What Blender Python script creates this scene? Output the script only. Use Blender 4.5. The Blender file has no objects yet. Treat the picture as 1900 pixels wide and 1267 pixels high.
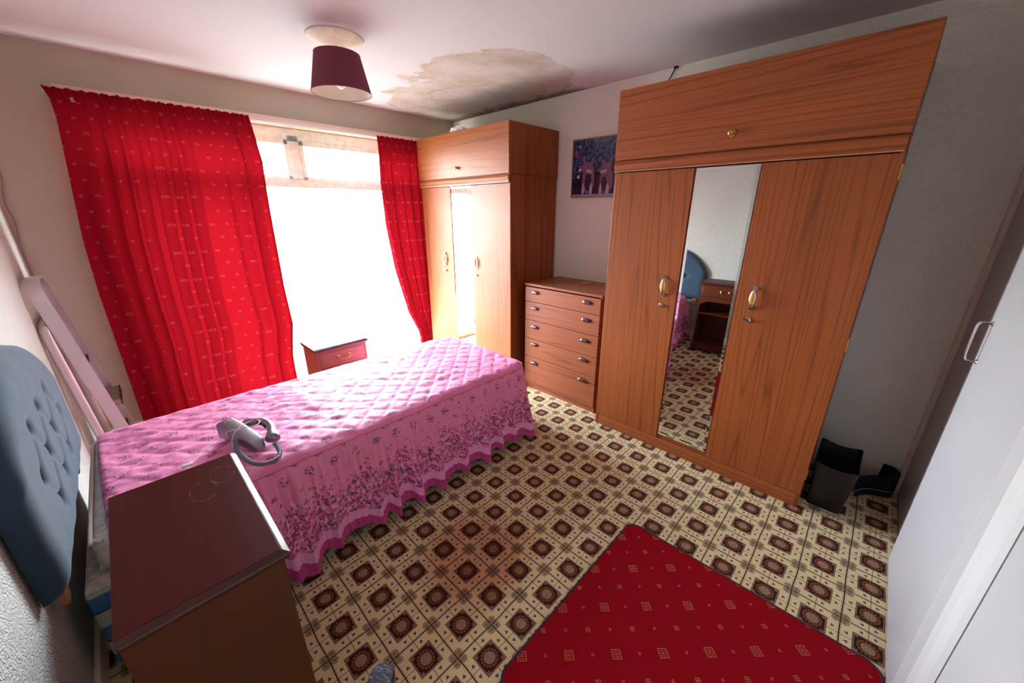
import bpy, bmesh, math, random
from mathutils import Vector, Matrix, noise as mnoise
random.seed(7)
PI = math.pi
SC = bpy.context.scene
COL = SC.collection

# ------------------------------------------------------------------ camera
cam_d = bpy.data.cameras.new('camera')
cam = bpy.data.objects.new('camera', cam_d)
COL.objects.link(cam)
cam_d.sensor_fit = 'HORIZONTAL'
cam_d.sensor_width = 36.0
cam_d.lens = 697.764347 / 1900 * 36
cam_d.clip_start = 0.02
CYAW, CPIT, CROL = -0.802772019, 1.23472736, -0.00173780847
cam.matrix_world = Matrix.Translation((-1.26814336, -0.865124763, 1.54897993)) @ \
    Matrix.Rotation(CYAW, 4, 'Z') @ Matrix.Rotation(CPIT, 4, 'X') @ Matrix.Rotation(CROL, 4, 'Z')
SC.camera = cam

# ------------------------------------------------------------------ sky, light, exposure
XL, XR, YB, YW, ZC = -1.65, 1.62, -1.25, 2.80, 2.445
WX0, WX1, WZ0, WZ1 = -1.20, 1.34, 0.03, 2.19          # window opening
world = bpy.data.worlds.new('world'); SC.world = world
world.use_nodes = True
wn = world.node_tree
for n in list(wn.nodes): wn.nodes.remove(n)
wo = wn.nodes.new('ShaderNodeOutputWorld'); wb = wn.nodes.new('ShaderNodeBackground')
wb.inputs['Color'].default_value = (0.90, 0.95, 1.0, 1); wb.inputs['Strength'].default_value = 17.0
wn.links.new(wb.outputs[0], wo.inputs[0])
# hazy white sky above the horizon, paler ground below it
wt = wn.nodes.new('ShaderNodeTexCoord'); wsx = wn.nodes.new('ShaderNodeSeparateXYZ'); wr = wn.nodes.new('ShaderNodeValToRGB'); wm = wn.nodes.new('ShaderNodeMapRange')
wn.links.new(wt.outputs['Generated'], wsx.inputs[0]); wn.links.new(wsx.outputs[2], wm.inputs[0]); wm.inputs[1].default_value = -1; wm.inputs[2].default_value = 1
wn.links.new(wm.outputs[0], wr.inputs[0]); wn.links.new(wr.outputs[0], wb.inputs['Color'])
e_ = wr.color_ramp.elements
e_[0].position = 0.0; e_[0].color = (0.11, 0.13, 0.125, 1)
e_[1].position = 1.0; e_[1].color = (0.50, 0.68, 0.90, 1)
for p_, c_ in ((0.45, (0.14, 0.16, 0.155, 1)), (0.50, (0.84, 0.96, 0.96, 1)), (0.56, (0.92, 1.03, 1.06, 1)), (0.70, (0.72, 0.87, 1.0, 1))):
    q_ = e_.new(p_); q_.color = c_
pl = bpy.data.lights.new('window_portal', 'AREA'); pl.shape = 'RECTANGLE'
pl.size = WX1 - WX0; pl.size_y = WZ1 - WZ0; pl.cycles.is_portal = True
po = bpy.data.objects.new('window_portal', pl); COL.objects.link(po)
po.location = ((WX0 + WX1) / 2, YW + 0.16, (WZ0 + WZ1) / 2); po.rotation_euler = (-PI / 2, 0, 0)
SC.view_settings.view_transform = 'Standard'
SC.view_settings.look = 'None'
SC.view_settings.gamma = 1
SC.view_settings.exposure = 1.95
SC.view_settings.use_curve_mapping = False
SC.cycles.max_bounces = 14
SC.cycles.diffuse_bounces = 8
SC.cycles.glossy_bounces = 5
SC.cycles.transparent_max_bounces = 16
SC.cycles.sample_clamp_indirect = 12

# ------------------------------------------------------------------ node maths helper
def lin(c):
    c = c / 255.0
    return c / 12.92 if c <= 0.04045 else ((c + 0.055) / 1.055) ** 2.4
def rgb(r, g, b): return (lin(r), lin(g), lin(b), 1.0)

class NT:
    def __init__(s, name):
        s.mat = bpy.data.materials.new(name); s.mat.use_nodes = True
        s.t = s.mat.node_tree
        for n in list(s.t.nodes): s.t.nodes.remove(n)
        s.out = s.t.nodes.new('ShaderNodeOutputMaterial')
    def node(s, kind, **kw):
        n = s.t.nodes.new(kind)
        for k, v in kw.items(): setattr(n, k, v)
        return n
    def set(s, sock, v):
        if isinstance(v, V): s.t.links.new(v.s, sock)
        elif hasattr(v, 'is_output') or isinstance(v, bpy.types.NodeSocket): s.t.links.new(v, sock)
        else: sock.default_value = v
    def m(s, op, a, b=None, c=None):
        n = s.node('ShaderNodeMath', operation=op)
        s.set(n.inputs[0], a)
        if b is not None: s.set(n.inputs[1], b)
        if c is not None: s.set(n.inputs[2], c)
        return V(s, n.outputs[0])
    def pos(s):
        g = s.node('ShaderNodeNewGeometry'); x = s.node('ShaderNodeSeparateXYZ')
        s.t.links.new(g.outputs['Position'], x.inputs[0])
        return [V(s, x.outputs[i]) for i in range(3)]
    def uv(s):
        g = s.node('ShaderNodeUVMap'); x = s.node('ShaderNodeSeparateXYZ')
        s.t.links.new(g.outputs[0], x.inputs[0])
        return [V(s, x.outputs[i]) for i in range(2)]
    def vec(s, x, y, z=0.0):
        n = s.node('ShaderNodeCombineXYZ')
        for i, v in enumerate((x, y, z)): s.set(n.inputs[i], v)
        return n.outputs[0]
    def noise(s, v, scale=5.0, detail=2.0, rough=0.5):
        n = s.node('ShaderNodeTexNoise'); s.t.links.new(v, n.inputs['Vector'])
        n.inputs['Scale'].default_value = scale; n.inputs['Detail'].default_value = detail
        n.inputs['Roughness'].default_value = rough
        return V(s, n.outputs[0])
    def voro(s, v, scale=5.0, feature='F1', col=False):
        n = s.node('ShaderNodeTexVoronoi', feature=feature); s.t.links.new(v, n.inputs['Vector'])
        n.inputs['Scale'].default_value = scale
        if col:
            x = s.node('ShaderNodeSeparateXYZ'); s.t.links.new(n.outputs['Color'], x.inputs[0])
            return V(s, n.outputs['Distance']), [V(s, x.outputs[i]) for i in range(3)]
        return V(s, n.outputs['Distance'])
    def mix(s, f, a, b):
        n = s.node('ShaderNodeMix', data_type='RGBA')
        s.set(n.inputs[0], f); s.set(n.inputs[6], a); s.set(n.inputs[7], b)
        return n.outputs[2]
    def step(s, v, lo, hi):      # 0 below lo, 1 above hi
        n = s.node('ShaderNodeMapRange'); n.clamp = True
        s.set(n.inputs[0], v); n.inputs[1].default_value = lo; n.inputs[2].default_value = hi
        if hi < lo:
            n.inputs[1].default_value = hi; n.inputs[2].default_value = lo
            n.inputs[3].default_value = 1.0; n.inputs[4].default_value = 0.0
        return V(s, n.outputs[0])
    def bump(s, h, strength=0.3, dist=0.01):
        n = s.node('ShaderNodeBump'); n.inputs['Strength'].default_value = strength
        n.inputs['Distance'].default_value = dist; s.set(n.inputs['Height'], h)
        return n.outputs[0]
    def bsdf(s, color, rough=0.5, metal=0.0, normal=None, spec=0.5, coat=0.0, coat_rough=0.1, sheen=0.0):
        b = s.node('ShaderNodeBsdfPrincipled')
        s.set(b.inputs['Base Color'], color); s.set(b.inputs['Roughness'], rough)
        b.inputs['Metallic'].default_value = metal; b.inputs['Specular IOR Level'].default_value = spec
        b.inputs['Coat Weight'].default_value = coat; b.inputs['Coat Roughness'].default_value = coat_rough
        b.inputs['Sheen Weight'].default_value = sheen
        if normal is not None: s.t.links.new(normal, b.inputs['Normal'])
        return b
    def done(s, shader):
        s.t.links.new(shader.outputs[0], s.out.inputs[0]); return s.mat
class V:
    def __init__(s, nt, sock): s.nt, s.s = nt, sock
    def __add__(a, b): return a.nt.m('ADD', a, b)
    __radd__ = __add__
    def __sub__(a, b): return a.nt.m('SUBTRACT', a, b)
    def __rsub__(a, b): return a.nt.m('SUBTRACT', b, a)
    def __mul__(a, b): return a.nt.m('MULTIPLY', a, b)
    __rmul__ = __mul__
    def __truediv__(a, b): return a.nt.m('DIVIDE', a, b)
    def __gt__(a, b): return a.nt.m('GREATER_THAN', a, b)
    def __lt__(a, b): return a.nt.m('LESS_THAN', a, b)
    def abs(a): return a.nt.m('ABSOLUTE', a)
    def sin(a): return a.nt.m('SINE', a)
    def fract(a): return a.nt.m('FRACT', a)
    def round(a): return a.nt.m('ROUND', a)
    def sqrt(a): return a.nt.m('SQRT', a)
    def min(a, b): return a.nt.m('MINIMUM', a, b)
    def max(a, b): return a.nt.m('MAXIMUM', a, b)
    def atan2(a, b): return a.nt.m('ARCTAN2', a, b)
    def pow(a, b): return a.nt.m('POWER', a, b)
def hyp(a, b): return (a * a + b * b).sqrt()

def plain(name, c, rough=0.5, metal=0.0, spec=0.5, coat=0.0, nscale=0, nstr=0.1, vary=0.0, vscale=8, sheen=0.0):
    t = NT(name); x, y, z = t.pos(); p = t.vec(x, y, z)
    col = rgb(*c)
    if vary:
        d = rgb(*[max(0, v * (1 - vary)) for v in c])
        col = t.mix(t.step(t.noise(p, vscale, 3), 0.3, 0.7), d, col)
    nm = t.bump(t.noise(p, nscale, 3), nstr, 0.002) if nscale else None
    return t.done(t.bsdf(col, rough, metal, nm, spec, coat, sheen=sheen))

# ------------------------------------------------------------------ materials
def wood(name, grain, light, dark, rough=0.42, coat=0.0, spec=0.36, off=0.0, freq=15.0, cath=1.0, contrast=0.95, rings=()):
    t = NT(name); x, y, z = t.pos()
    g = {'x': x, 'y': y, 'z': z}[grain]
    if grain == 'z': a, b = y, x
    elif grain == 'y': a, b = z, x
    else: a, b = y, z
    a = a + b * 0.45 + off
    big = t.noise(t.vec(a * 3.2, g * 0.30, off * 3.1), 1.0, 0.0)
    mid = t.noise(t.vec(a * 9.0, g * 1.1, off * 1.7 + 5), 1.0, 2.0)
    irr = t.noise(t.vec(a * 13.0, g * 0.15, off + 9), 1.0, 1.0)
    ring = (a * freq * 2.1 + big * (8.0 * cath) + irr * 5.0 + mid * 0.5)
    f = ring.fract()
    line = t.step((f - 0.5).abs(), 0.5, 0.24)
    line = 1.0 - line * 1.0
    fib = t.noise(t.vec(a * 190.0, g * 3.0, b * 20), 1.0, 2.0)
    tone = t.noise(t.vec(a * 4, g * 0.6, 3.0), 1.0, 1.0)
    v = line.pow(2.4) * 0.66 * (0.15 + mid * 0.6 + irr * 0.8) + (fib - 0.5) * 0.75 + (tone - 0.5) * 0.5
    v = t.step(v, -0.2, 0.95) * contrast
    col = t.mix(v, rgb(*light), rgb(*dark))
    for rx, ry, r0, r1 in rings:      # faint ring marks left by cups
        d = hyp((x - rx) / r0, (y - ry) / r1)
        m_ = t.step((d - 1.0).abs(), 0.06, 0.02) * t.step(t.noise(t.vec(x, y, 0.0), 60.0, 3.0), 0.42, 0.6)
        col = t.mix(m_ * 0.45, col, rgb(150, 110, 100))
    return t.done(t.bsdf(col, rough, 0, None, spec, coat, 0.3))
TK_L, TK_D = (162, 86, 42), (84, 36, 14)
teak_v1 = wood('teak_laminate_upright_grain', 'z', TK_L, TK_D, off=0.0)
teak_v2 = wood('teak_laminate_upright_grain_second', 'z', TK_L, TK_D, off=0.37)
teak_v3 = wood('teak_laminate_side_panel', 'z', (150, 76, 36), (88, 38, 16), off=0.71)
teak_h1 = wood('teak_laminate_level_grain', 'y', (170, 92, 48), TK_D, off=0.13, freq=13)
teak_h2 = wood('teak_laminate_level_grain_second', 'y', (170, 95, 50), TK_D, off=0.55, freq=13)
teak_dr = wood('teak_laminate_drawer_front', 'y', (150, 82, 52), (84, 40, 24), off=0.9, freq=17, contrast=0.95)
maho = wood('dark_mahogany_top', 'y', rings=((-1.252, 0.365, 0.030, 0.050), (-1.200, 0.415, 0.028, 0.045)), light=(74, 20, 12), dark=(50, 11, 7), rough=0.4, spec=0.10, coat=0.0, off=0.2, freq=5, contrast=0.6)
maho2 = wood('mahogany_side', 'z', (86, 34, 12), (48, 17, 6), rough=0.35, coat=0.3, off=0.6, freq=5, contrast=0.7)
maho3 = wood('warm_mahogany_front', 'x', (150, 98, 72), (104, 60, 42), rough=0.35, coat=0.3, off=0.1, freq=7, contrast=0.6)
maho_edge = plain('polished_mahogany_moulding', (66, 26, 20), 0.3, coat=0.3)
edge_tan = plain('tan_edge_strip', (190, 128, 96), 0.4)

def wall_mat(name, c, sw=1.0):
    t = NT(name); x, y, z = t.pos(); p = t.vec(x, y, z)
    w = t.noise(p, 7.0, 2.0)
    n1 = t.noise(t.vec(x + w * 0.10, y + w * 0.08, z - w * 0.07), 42.0, 2.0)
    sw_ = (n1 * 34.0).sin()
    fine = t.noise(p, 160.0, 2.0)
    stain = t.step(t.noise(p, 1.3, 4.0), 0.42, 0.75)
    col = t.mix(stain * 0.5, rgb(*c), rgb(c[0] - 12, c[1] - 16, c[2] - 26))
    return t.done(t.bsdf(col, 0.75, 0, t.bump(sw_ * 0.6 + fine * 0.5, 0.6 * sw, 0.004), 0.25))
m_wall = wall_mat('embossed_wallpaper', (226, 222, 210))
m_wall_w = wall_mat('smooth_magnolia_wall_darkened', (184, 178, 160), 0.25)  # colour darkened to offset the strong light beside the window
m_wall_l = wall_mat('embossed_wallpaper_left_shaded', (190, 187, 184))  # same wallpaper, with shade put into its colour
m_wall_r = wall_mat('embossed_wallpaper_right_lightened', (246, 246, 238))  # same wallpaper, colour lightened to stand in for light missing on this side

t = NT('textured_ceiling_with_damp'); x, y, z = t.pos(); p = t.vec(x, y, z)
w1 = t.noise(p, 2.1, 4.0, 0.6)
w2 = t.noise(t.vec(x + 7.0, y, z), 5.0, 3.0, 0.6)
# damp patch: blobs around the corner, irregular rims
def blob(cx, cy, rx, ry):
    return 1.0 - hyp((x - cx) / rx, (y - cy) / ry) + (w1 - 0.5) * 0.95 + (w2 - 0.5) * 0.3
b1 = blob(1.25, 2.0, 0.75, 0.85); b2 = blob(0.95, 1.35, 0.55, 0.48); b3 = blob(1.32, 1.45, 0.34, 0.40)
bb = b1.max(b2).max(b3)
inside = t.step(bb, 0.0, 0.05)
rim = t.step((bb - 0.03).abs(), 0.06, 0.0)
b4 = blob(1.3, 1.9, 0.5, 0.6)
rim2 = t.step((b4 - 0.05).abs(), 0.05, 0.0)
mott = t.step(t.noise(p, 4.0, 4.0, 0.65), 0.38, 0.66)
brown = (inside * (0.30 + mott * 0.55) + rim * 0.30 + rim2 * 0.3).min(1.0)
mould = t.step((1.62 - x) - t.noise(p, 9.0, 4.0, 0.7) * 0.34 + 0.02 + t.step(y, 1.2, 0.4) * 0.4, 0.0, -0.09) * t.step(y, 0.6, 1.2)
mould2 = t.step((1.62 - x) * 0.6 + (2.8 - y) * 0.6 - w2 * 0.5, 0.25, -0.1)
base = t.mix(brown, rgb(206, 203, 207), rgb(174, 155, 132))
base = t.mix((mould * 0.75 + mould2 * 0.35).min(0.85), base, rgb(92, 80, 66))
fine = t.noise(p, 90.0, 3.0)
m_ceil = t.done(t.bsdf(base, 0.8, 0, t.bump(fine, 0.35, 0.004), 0.2))

# patterned carpet tiles
t = NT('patterned_carpet'); x, y, z = t.pos()
P = 0.166
wob = t.noise(t.vec(x, y, 0.0), 5.0, 1.0) - 0.5
wob2 = t.noise(t.vec(x, y, 9.0), 5.0, 1.0) - 0.5
u = x / P + wob * 0.07; v = y / P + wob2 * 0.07
a = (u - u.round()).abs(); b = (v - v.round()).abs()
mx = a.max(b)
pv = t.vec(x, y, 0.0)
fibre = t.noise(pv, 900.0, 2.0)
cream = t.mix(t.step(t.noise(pv, 260.0, 2.0), 0.3, 0.7), rgb(204, 180, 138), rgb(226, 204, 162))
brown_c, dark_c = rgb(66, 38, 32), rgb(48, 26, 26)
col = cream
thick = t.step(mx, 0.480, 0.490)
col = t.mix(thick, col, brown_c)
# double hairline either side of heavy line
col = t.mix(t.step((mx - 0.466).abs(), 0.006, 0.003) * 0.35, col, brown_c)
mn = a.min(b)
thin = t.step(mn, 0.012, 0.006)
col = t.mix(thin * 0.75, col, brown_c)
# rosettes near the cell corners
fa = a - 0.412; fb = b - 0.412
fr = hyp(fa, fb)
ang = fa.atan2(fb)
petal = t.step((ang * 6.0).sin().abs(), 0.35, 0.75)
ros = t.step(fr, 0.092, 0.084) * (petal * 0.95 + t.step(fr, 0.03, 0.02) * 0.6).min(1.0) * t.step(t.voro(pv, 330.0), 0.05, 0.35)
col = t.mix(ros.min(1.0), col, rgb(64, 38, 36))
# clover leaves
def clover(cx, cy):
    d = None
    for dx, dy in ((0.0, 0.020), (0.019, -0.012), (-0.019, -0.012)):
        q = hyp(a - (cx + dx), b - (cy + dy))
        d = q if d is None else d.min(q)
    return t.step(d, 0.021, 0.018)
cl = clover(0.125, 0.372).max(clover(0.372, 0.125))
col = t.mix(cl * 0.93, col, rgb(40, 26, 34))
spk = t.step(t.voro(pv, 120.0), 0.17, 0.12) * t.step(mx, 0.28, 0.3) * 0.5
col = t.mix(spk, col, brown_c)
# medallion
sq = t.step(mx, 0.276, 0.268)
med = rgb(54, 26, 24)
col = t.mix(sq, col, rgb(84, 52, 40))
col = t.mix(t.step(mx, 0.258, 0.252), col, rgb(150, 122, 98))
inner = t.step(mx, 0.244, 0.238)
col = t.mix(inner, col, med)
cn = t.step(mn, 0.166, 0.172) * inner
col = t.mix(cn * 0.8, col, rgb(128, 100, 88))
rr = hyp(a, b)
an = a.atan2(b)
ringd = hyp(rr - 0.172, ((an * (8.0 / PI) - 0.5).round() - (an * (8.0 / PI) - 0.5)) * 0.075)
col = t.mix(t.step(ringd, 0.034, 0.026) * sq, col, rgb(132, 66, 26))
col = t.mix(t.step(ringd, 0.013, 0.008) * sq, col, rgb(172, 98, 44))
disc = t.step(rr, 0.132, 0.126)
rays = t.step((an * 10.0).sin().abs(), 0.25, 0.75) * t.step(t.voro(pv, 260.0), 0.1, 0.4)
col = t.mix(disc, col, t.mix(rays, rgb(78, 42, 30), rgb(168, 140, 118)))
# worn reddish stain between bed and rug
st = 1.0 - hyp((x + 0.42) / 0.36, (y - 0.22) / 0.32) + (t.noise(pv, 6.0, 3.0) - 0.5) * 0.7
n = t.node('ShaderNodeMix', data_type='RGBA', blend_type='MULTIPLY')
t.set(n.inputs[0], t.step(st, 0.05, 0.5) * 0.85); t.set(n.inputs[6], col); n.inputs[7].default_value = rgb(214, 168, 160)
m_floor = t.done(t.bsdf(n.outputs[2], 0.85, 0, t.bump(fibre, 0.25, 0.002), 0.15))

# red rug
t = NT('red_rug_pile'); x, y, z = t.pos()
D = 0.1225
u = (x - 0.029) / D; v = (y + 0.3745) / D
iu, iv = u.round(), v.round()
a0 = (u - iu).abs() * (D * 0.7071); b0 = (v - iv).abs() * (D * 0.7071)
a = a0 + b0; b = (a0 - b0).abs(); mx = a.max(b); mn = a.min(b)      # motifs stand on their corners
par = ((iu + iv) * 0.5).fract() > 0.25            # 1 on odd nodes
even = 1.0 - par
frame = t.step((mx - 0.0155).abs(), 0.0016, 0.0008) + t.step(mn, 0.0012, 0.0006) * t.step(mx, 0.0155, 0.015) \
    + t.step(hyp(a - 0.0075, b - 0.0075), 0.0028, 0.002)
smallm = t.step((mx - 0.0075).abs(), 0.0012, 0.0006) + t.step(mn, 0.0012, 0.0006) * t.step(mx, 0.0075, 0.007)
u2 = u - 0.5; v2 = v - 0.5
a3 = (u2 - u2.round()).abs() * (D * 0.7071); b3 = (v2 - v2.round()).abs() * (D * 0.7071)
a2 = a3 + b3; b2 = (a3 - b3).abs()
tiny = t.step((a2.max(b2) - 0.0035).abs(), 0.0014, 0.0006)
pv = t.vec(x, y, 0.0)
brk = t.step(t.noise(pv, 500.0, 1.0), 0.35, 0.55)
msk = ((frame.min(1.0) * even + smallm.min(1.0) * par + tiny) * brk).min(1.0)
nz = t.noise(pv, 420.0, 3.0)
red = t.mix(t.step(nz, 0.3, 0.75), rgb(118, 1, 12), rgb(164, 6, 24))
col = t.mix(msk * 0.75, red, rgb(206, 150, 112))
m_rug = t.done(t.bsdf(col, 0.9, 0, t.bump(nz, 0.5, 0.004), 0.1))
m_rug_edge = plain('rug_binding', (52, 20, 40), 0.8, nscale=300)

# bedspread: quilted top and printed frill
def sprig_mask(t, u, v, du, dv, r):
    row = (v / dv).round()
    uu = u / du + row * 0.5
    a = (uu - uu.round()) * du; b = v - row * dv
    w = t.noise(t.vec(u, v, 3.0), 60.0, 2.0)
    d = hyp(a, b * 1.15) + (w - 0.5) * r * 1.5
    return t.step(d, r, r * 0.8)
PINK = (240, 140, 180)
t = NT('quilted_pink_print'); x, y, z = t.pos(); pv = t.vec(x, y, 0.0)
m1 = sprig_mask(t, x + 0.02, y, 0.110, 0.080, 0.030)
d, c = t.voro(pv, 170.0, col=True)
dots = t.step(d, 0.60, 0.42) * m1
cc = t.mix(c[0] > 0.45, rgb(184, 40, 118), rgb(70, 66, 98))
col = t.mix(dots * 0.95, t.mix(t.step(t.noise(pv, 3.0), 0.3, 0.7), rgb(222, 118, 160), rgb(228, 128, 172)), cc)
weave = t.noise(pv, 500.0, 1.0)
Ssp = 0.13
qa = ((x + y) / Ssp); qb = ((x - y) / Ssp)
dl = (qa - qa.round()).abs().min((qb - qb.round()).abs())
col = t.mix(t.step(dl, 0.018, 0.008) * 0.45, col, rgb(206, 84, 140))
wr = t.noise(pv, 14.0, 3.0)
m_quilt = t.done(t.bsdf(col, 0.62, 0, t.bump(wr + weave * 0.04, 0.28, 0.02), 0.3, sheen=0.1))

t = NT('printed_pink_frill'); u, v = t.uv(); pv = t.vec(u, v, 0.0)
jag = t.noise(t.vec(u, v, 1.0), 55.0, 3.0) - 0.5
wv = (u * 19.0).sin() * 0.010 + (u * 43.0).sin() * 0.005
h = v + jag * 0.018
hem = t.step(h + wv * 0.5, 0.052, 0.050)
pale = t.step(h + wv, 0.100, 0.094) 
base = rgb(*PINK)
d, c = t.voro(pv, 76.0, col=True)
dens = t.noise(t.vec(u, v * 0.8, 4.0), 11.0, 3.0)
top = t.step(v - 0.285 + (dens - 0.5) * -0.30, 0.05, -0.08)
body = t.step(d, 0.66, 0.48) * t.step(c[1] - top, 0.12, 0.0) * t.step(v, 0.37, 0.34)
spr = sprig_mask(t, u, v - 0.425, 0.13, 0.070, 0.030) * t.step(v, 0.36, 0.37) * t.step(d, 0.58, 0.4)
petals = t.mix(c[0] > 0.34, rgb(66, 58, 92), rgb(180, 46, 128))
petals = t.mix((c[0] > 0.76) * 1.0, petals, rgb(236, 176, 212))
petals = t.mix((c[2] > 0.86) * 1.0, petals, rgb(150, 104, 96))
tone = t.step(t.noise(pv, 28.0, 2.0), 0.38, 0.6)
ground = t.mix(top * 0.75 * (0.4 + tone * 0.6), base, rgb(222, 112, 168))
col = t.mix(body * 0.92, ground, petals)
col = t.mix(spr * 0.9, col, t.mix(c[0] > 0.5, rgb(150, 50, 110), rgb(84, 80, 104)))
col = t.mix(pale, col, rgb(234, 152, 200))
col = t.mix(hem, col, rgb(184, 60, 128))
m_frill = t.done(t.bsdf(col, 0.65, 0, t.bump(t.noise(pv, 500, 1), 0.1, 0.002), 0.3, sheen=0.1))
m_seam = plain('pink_piping', (206, 84, 140), 0.7)

t = NT('red_curtain_cloth'); u, v = t.uv()
row = (v / 0.092).round(); uu = u / 0.098 + row * 0.5
a = (uu - uu.round()).abs() * 0.098; b = (v - row * 0.092).abs()
pv = t.vec(u, v, 0.0)
streak = t.step(t.noise(t.vec(u * 420, v * 40, 0.0), 1.0, 1.0), 0.42, 0.6)
dash = t.step(a, 0.013, 0.011) * t.step((a - 0.0085).abs().min(a * 1.6), 0.0045, 0.003) * t.step(b + a * 0.15, 0.0105, 0.008) * (0.3 + streak * 0.7)
weave = t.noise(t.vec(u * 30, v * 600, 0.0), 1.0, 2.0)
colf = t.mix(dash * 0.30, t.mix(weave, rgb(126, 14, 28), rgb(146, 20, 34)), rgb(232, 132, 138))
colt = t.mix(dash * 0.3, rgb(235, 30, 44), rgb(255, 120, 120))
ds = t.node('ShaderNodeBsdfDiffuse'); t.set(ds.inputs[0], colf)
tr = t.node('ShaderNodeBsdfTranslucent'); t.set(tr.inputs[0], colt)
mxs = t.node('ShaderNodeMixShader'); mxs.inputs[0].default_value = 0.03
t.t.links.new(ds.outputs[0], mxs.inputs[1]); t.t.links.new(tr.outputs[0], mxs.inputs[2])
m_curtain = t.done(mxs)

t = NT('white_net'); u, v = t.uv()
ds = t.node('ShaderNodeBsdfDiffuse'); ds.inputs[0].default_value = rgb(240, 240, 238)
tl = t.node('ShaderNodeBsdfTranslucent'); tl.inputs[0].default_value = rgb(246, 246, 244)
tp = t.node('ShaderNodeBsdfTransparent')
m1 = t.node('ShaderNodeMixShader'); m1.inputs[0].default_value = 0.6
t.t.links.new(ds.outputs[0], m1.inputs[1]); t.t.links.new(tl.outputs[0], m1.inputs[2])
m2 = t.node('ShaderNodeMixShader')
fold = t.noise(t.vec(u * 90, v * 1.5, 0.0), 1.0, 2.0)
t.set(m2.inputs[0], t.step(v, 0.09, 0.04) * 0.20 + 0.02 + fold * 0.06)
t.t.links.new(tp.outputs[0], m2.inputs[1]); t.t.links.new(m1.outputs[0], m2.inputs[2])
m_net = t.done(m2)

t = NT('window_glass')
tp = t.node('ShaderNodeBsdfTransparent'); gl = t.node('ShaderNodeBsdfGlossy'); gl.inputs['Roughness'].default_value = 0.02
m2 = t.node('ShaderNodeMixShader'); m2.inputs[0].default_value = 0.05
t.t.links.new(tp.outputs[0], m2.inputs[1]); t.t.links.new(gl.outputs[0], m2.inputs[2])
m_glass = t.done(m2)

m_white = plain('white_gloss_paint', (196, 192, 196), 0.35, vary=0.03, vscale=3)
m_door = plain('satin_white_door_paint', (178, 174, 180), 0.4, vary=0.04, vscale=2)
m_archi = plain('aged_gloss_woodwork', (222, 204, 196), 0.35)
m_upvc = plain('yellowed_window_frame', (226, 214, 184), 0.4, vary=0.15, vscale=20)
m_batten = plain('pinkish_batten', (222, 196, 178), 0.5)
m_skirt = plain('cream_skirting', (224, 212, 196), 0.4)
m_chrome = plain('chrome', (215, 212, 210), 0.15, 1.0)
m_brass = plain('polished_brass', (205, 160, 80), 0.2, 1.0)
m_gold = plain('amber_enamel', (206, 150, 30), 0.2, 0.0, coat=0.6)
m_bronze = plain('antique_pewter', (128, 104, 104), 0.25, 1.0)
m_alu = plain('brushed_aluminium', (214, 206, 208), 0.38, 0.6, nscale=120, nstr=0.05)
m_alu_p = plain('ribbed_tread', (150, 134, 128), 0.5, 0.5, nscale=200)
m_black = plain('black_rubber', (18, 18, 22), 0.5)
m_binm = plain('black_plastic', (17, 14, 20), 0.38, nscale=200, nstr=0.05)
m_belt = plain('dark_navy_nylon', (22, 22, 44), 0.6, nscale=300)
m_belt_e = plain('grey_edge_binding', (150, 146, 164), 0.6)
m_silver = plain('silver_plastic', (140, 134, 142), 0.3, 0.7)
m_cord = plain('grey_cord', (128, 128, 146), 0.4)
m_wcable = plain('white_cable', (228, 226, 232), 0.4)
m_gcable = plain('greyish_cable', (146, 128, 120), 0.5)
m_shade_o = plain('plum_fabric', (118, 50, 68), 0.85, nscale=400, nstr=0.3)
m_shade_i = plain('shade_lining', (228, 220, 206), 0.7)
m_plaster = plain('pale_plaster_disc', (226, 212, 196), 0.7, vary=0.08, vscale=20)
m_disc = plain('orange_wood_disc', (202, 120, 50), 0.4)
m_paper = plain('white_tissue', (235, 235, 240), 0.8)
m_mirror = plain('mirror_glass', (236, 240, 238), 0.01, 1.0)
m_pine = plain('pine_strut', (186, 130, 88), 0.5)
m_button = plain('blue_button', (62, 80, 104), 0.7)
t = NT('blue_grey_upholstery'); x, y, z = t.pos(); p = t.vec(x, y, z)
nn = t.noise(t.vec(x * 700, y * 80, z * 700), 1.0, 2.0)
m_blue = t.done(t.bsdf(t.mix(nn, rgb(38, 58, 76), rgb(54, 74, 92)), 0.85, 0, t.bump(nn, 0.15, 0.001), 0.2, sheen=0.25))
t = NT('mattress_ticking'); x, y, z = t.pos(); p = t.vec(x, y, z)
m_matt = t.done(t.bsdf(t.mix(t.step(t.noise(p, 40, 3), 0.4, 0.6), rgb(196, 188, 178), rgb(222, 216, 206)), 0.85, 0, t.bump(t.noise(p, 150, 2), 0.3, 0.003), 0.2))
t = NT('checked_divan_cloth'); x, y, z = t.pos(); p = t.vec(x, y, z)
s1 = (z / 0.13).fract(); s2 = ((x + y * 1.0) / 0.16).fract()
col = t.mix(t.step((s1 - 0.5).abs(), 0.26, 0.25), rgb(170, 182, 168), rgb(64, 108, 150))
col = t.mix(t.step((s1 - 0.25).abs(), 0.03, 0.02), col, rgb(40, 74, 84))
col = t.mix(t.step((s2 - 0.5).abs(), 0.03, 0.02) * 0.7, col, rgb(206, 204, 132))
col = t.mix(t.step((s2 - 0.1).abs(), 0.012, 0.008) * 0.8, col, rgb(44, 80, 70))
m_divan = t.done(t.bsdf(col, 0.8, 0, t.bump(t.noise(p, 400, 1), 0.2, 0.002), 0.2))

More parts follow.
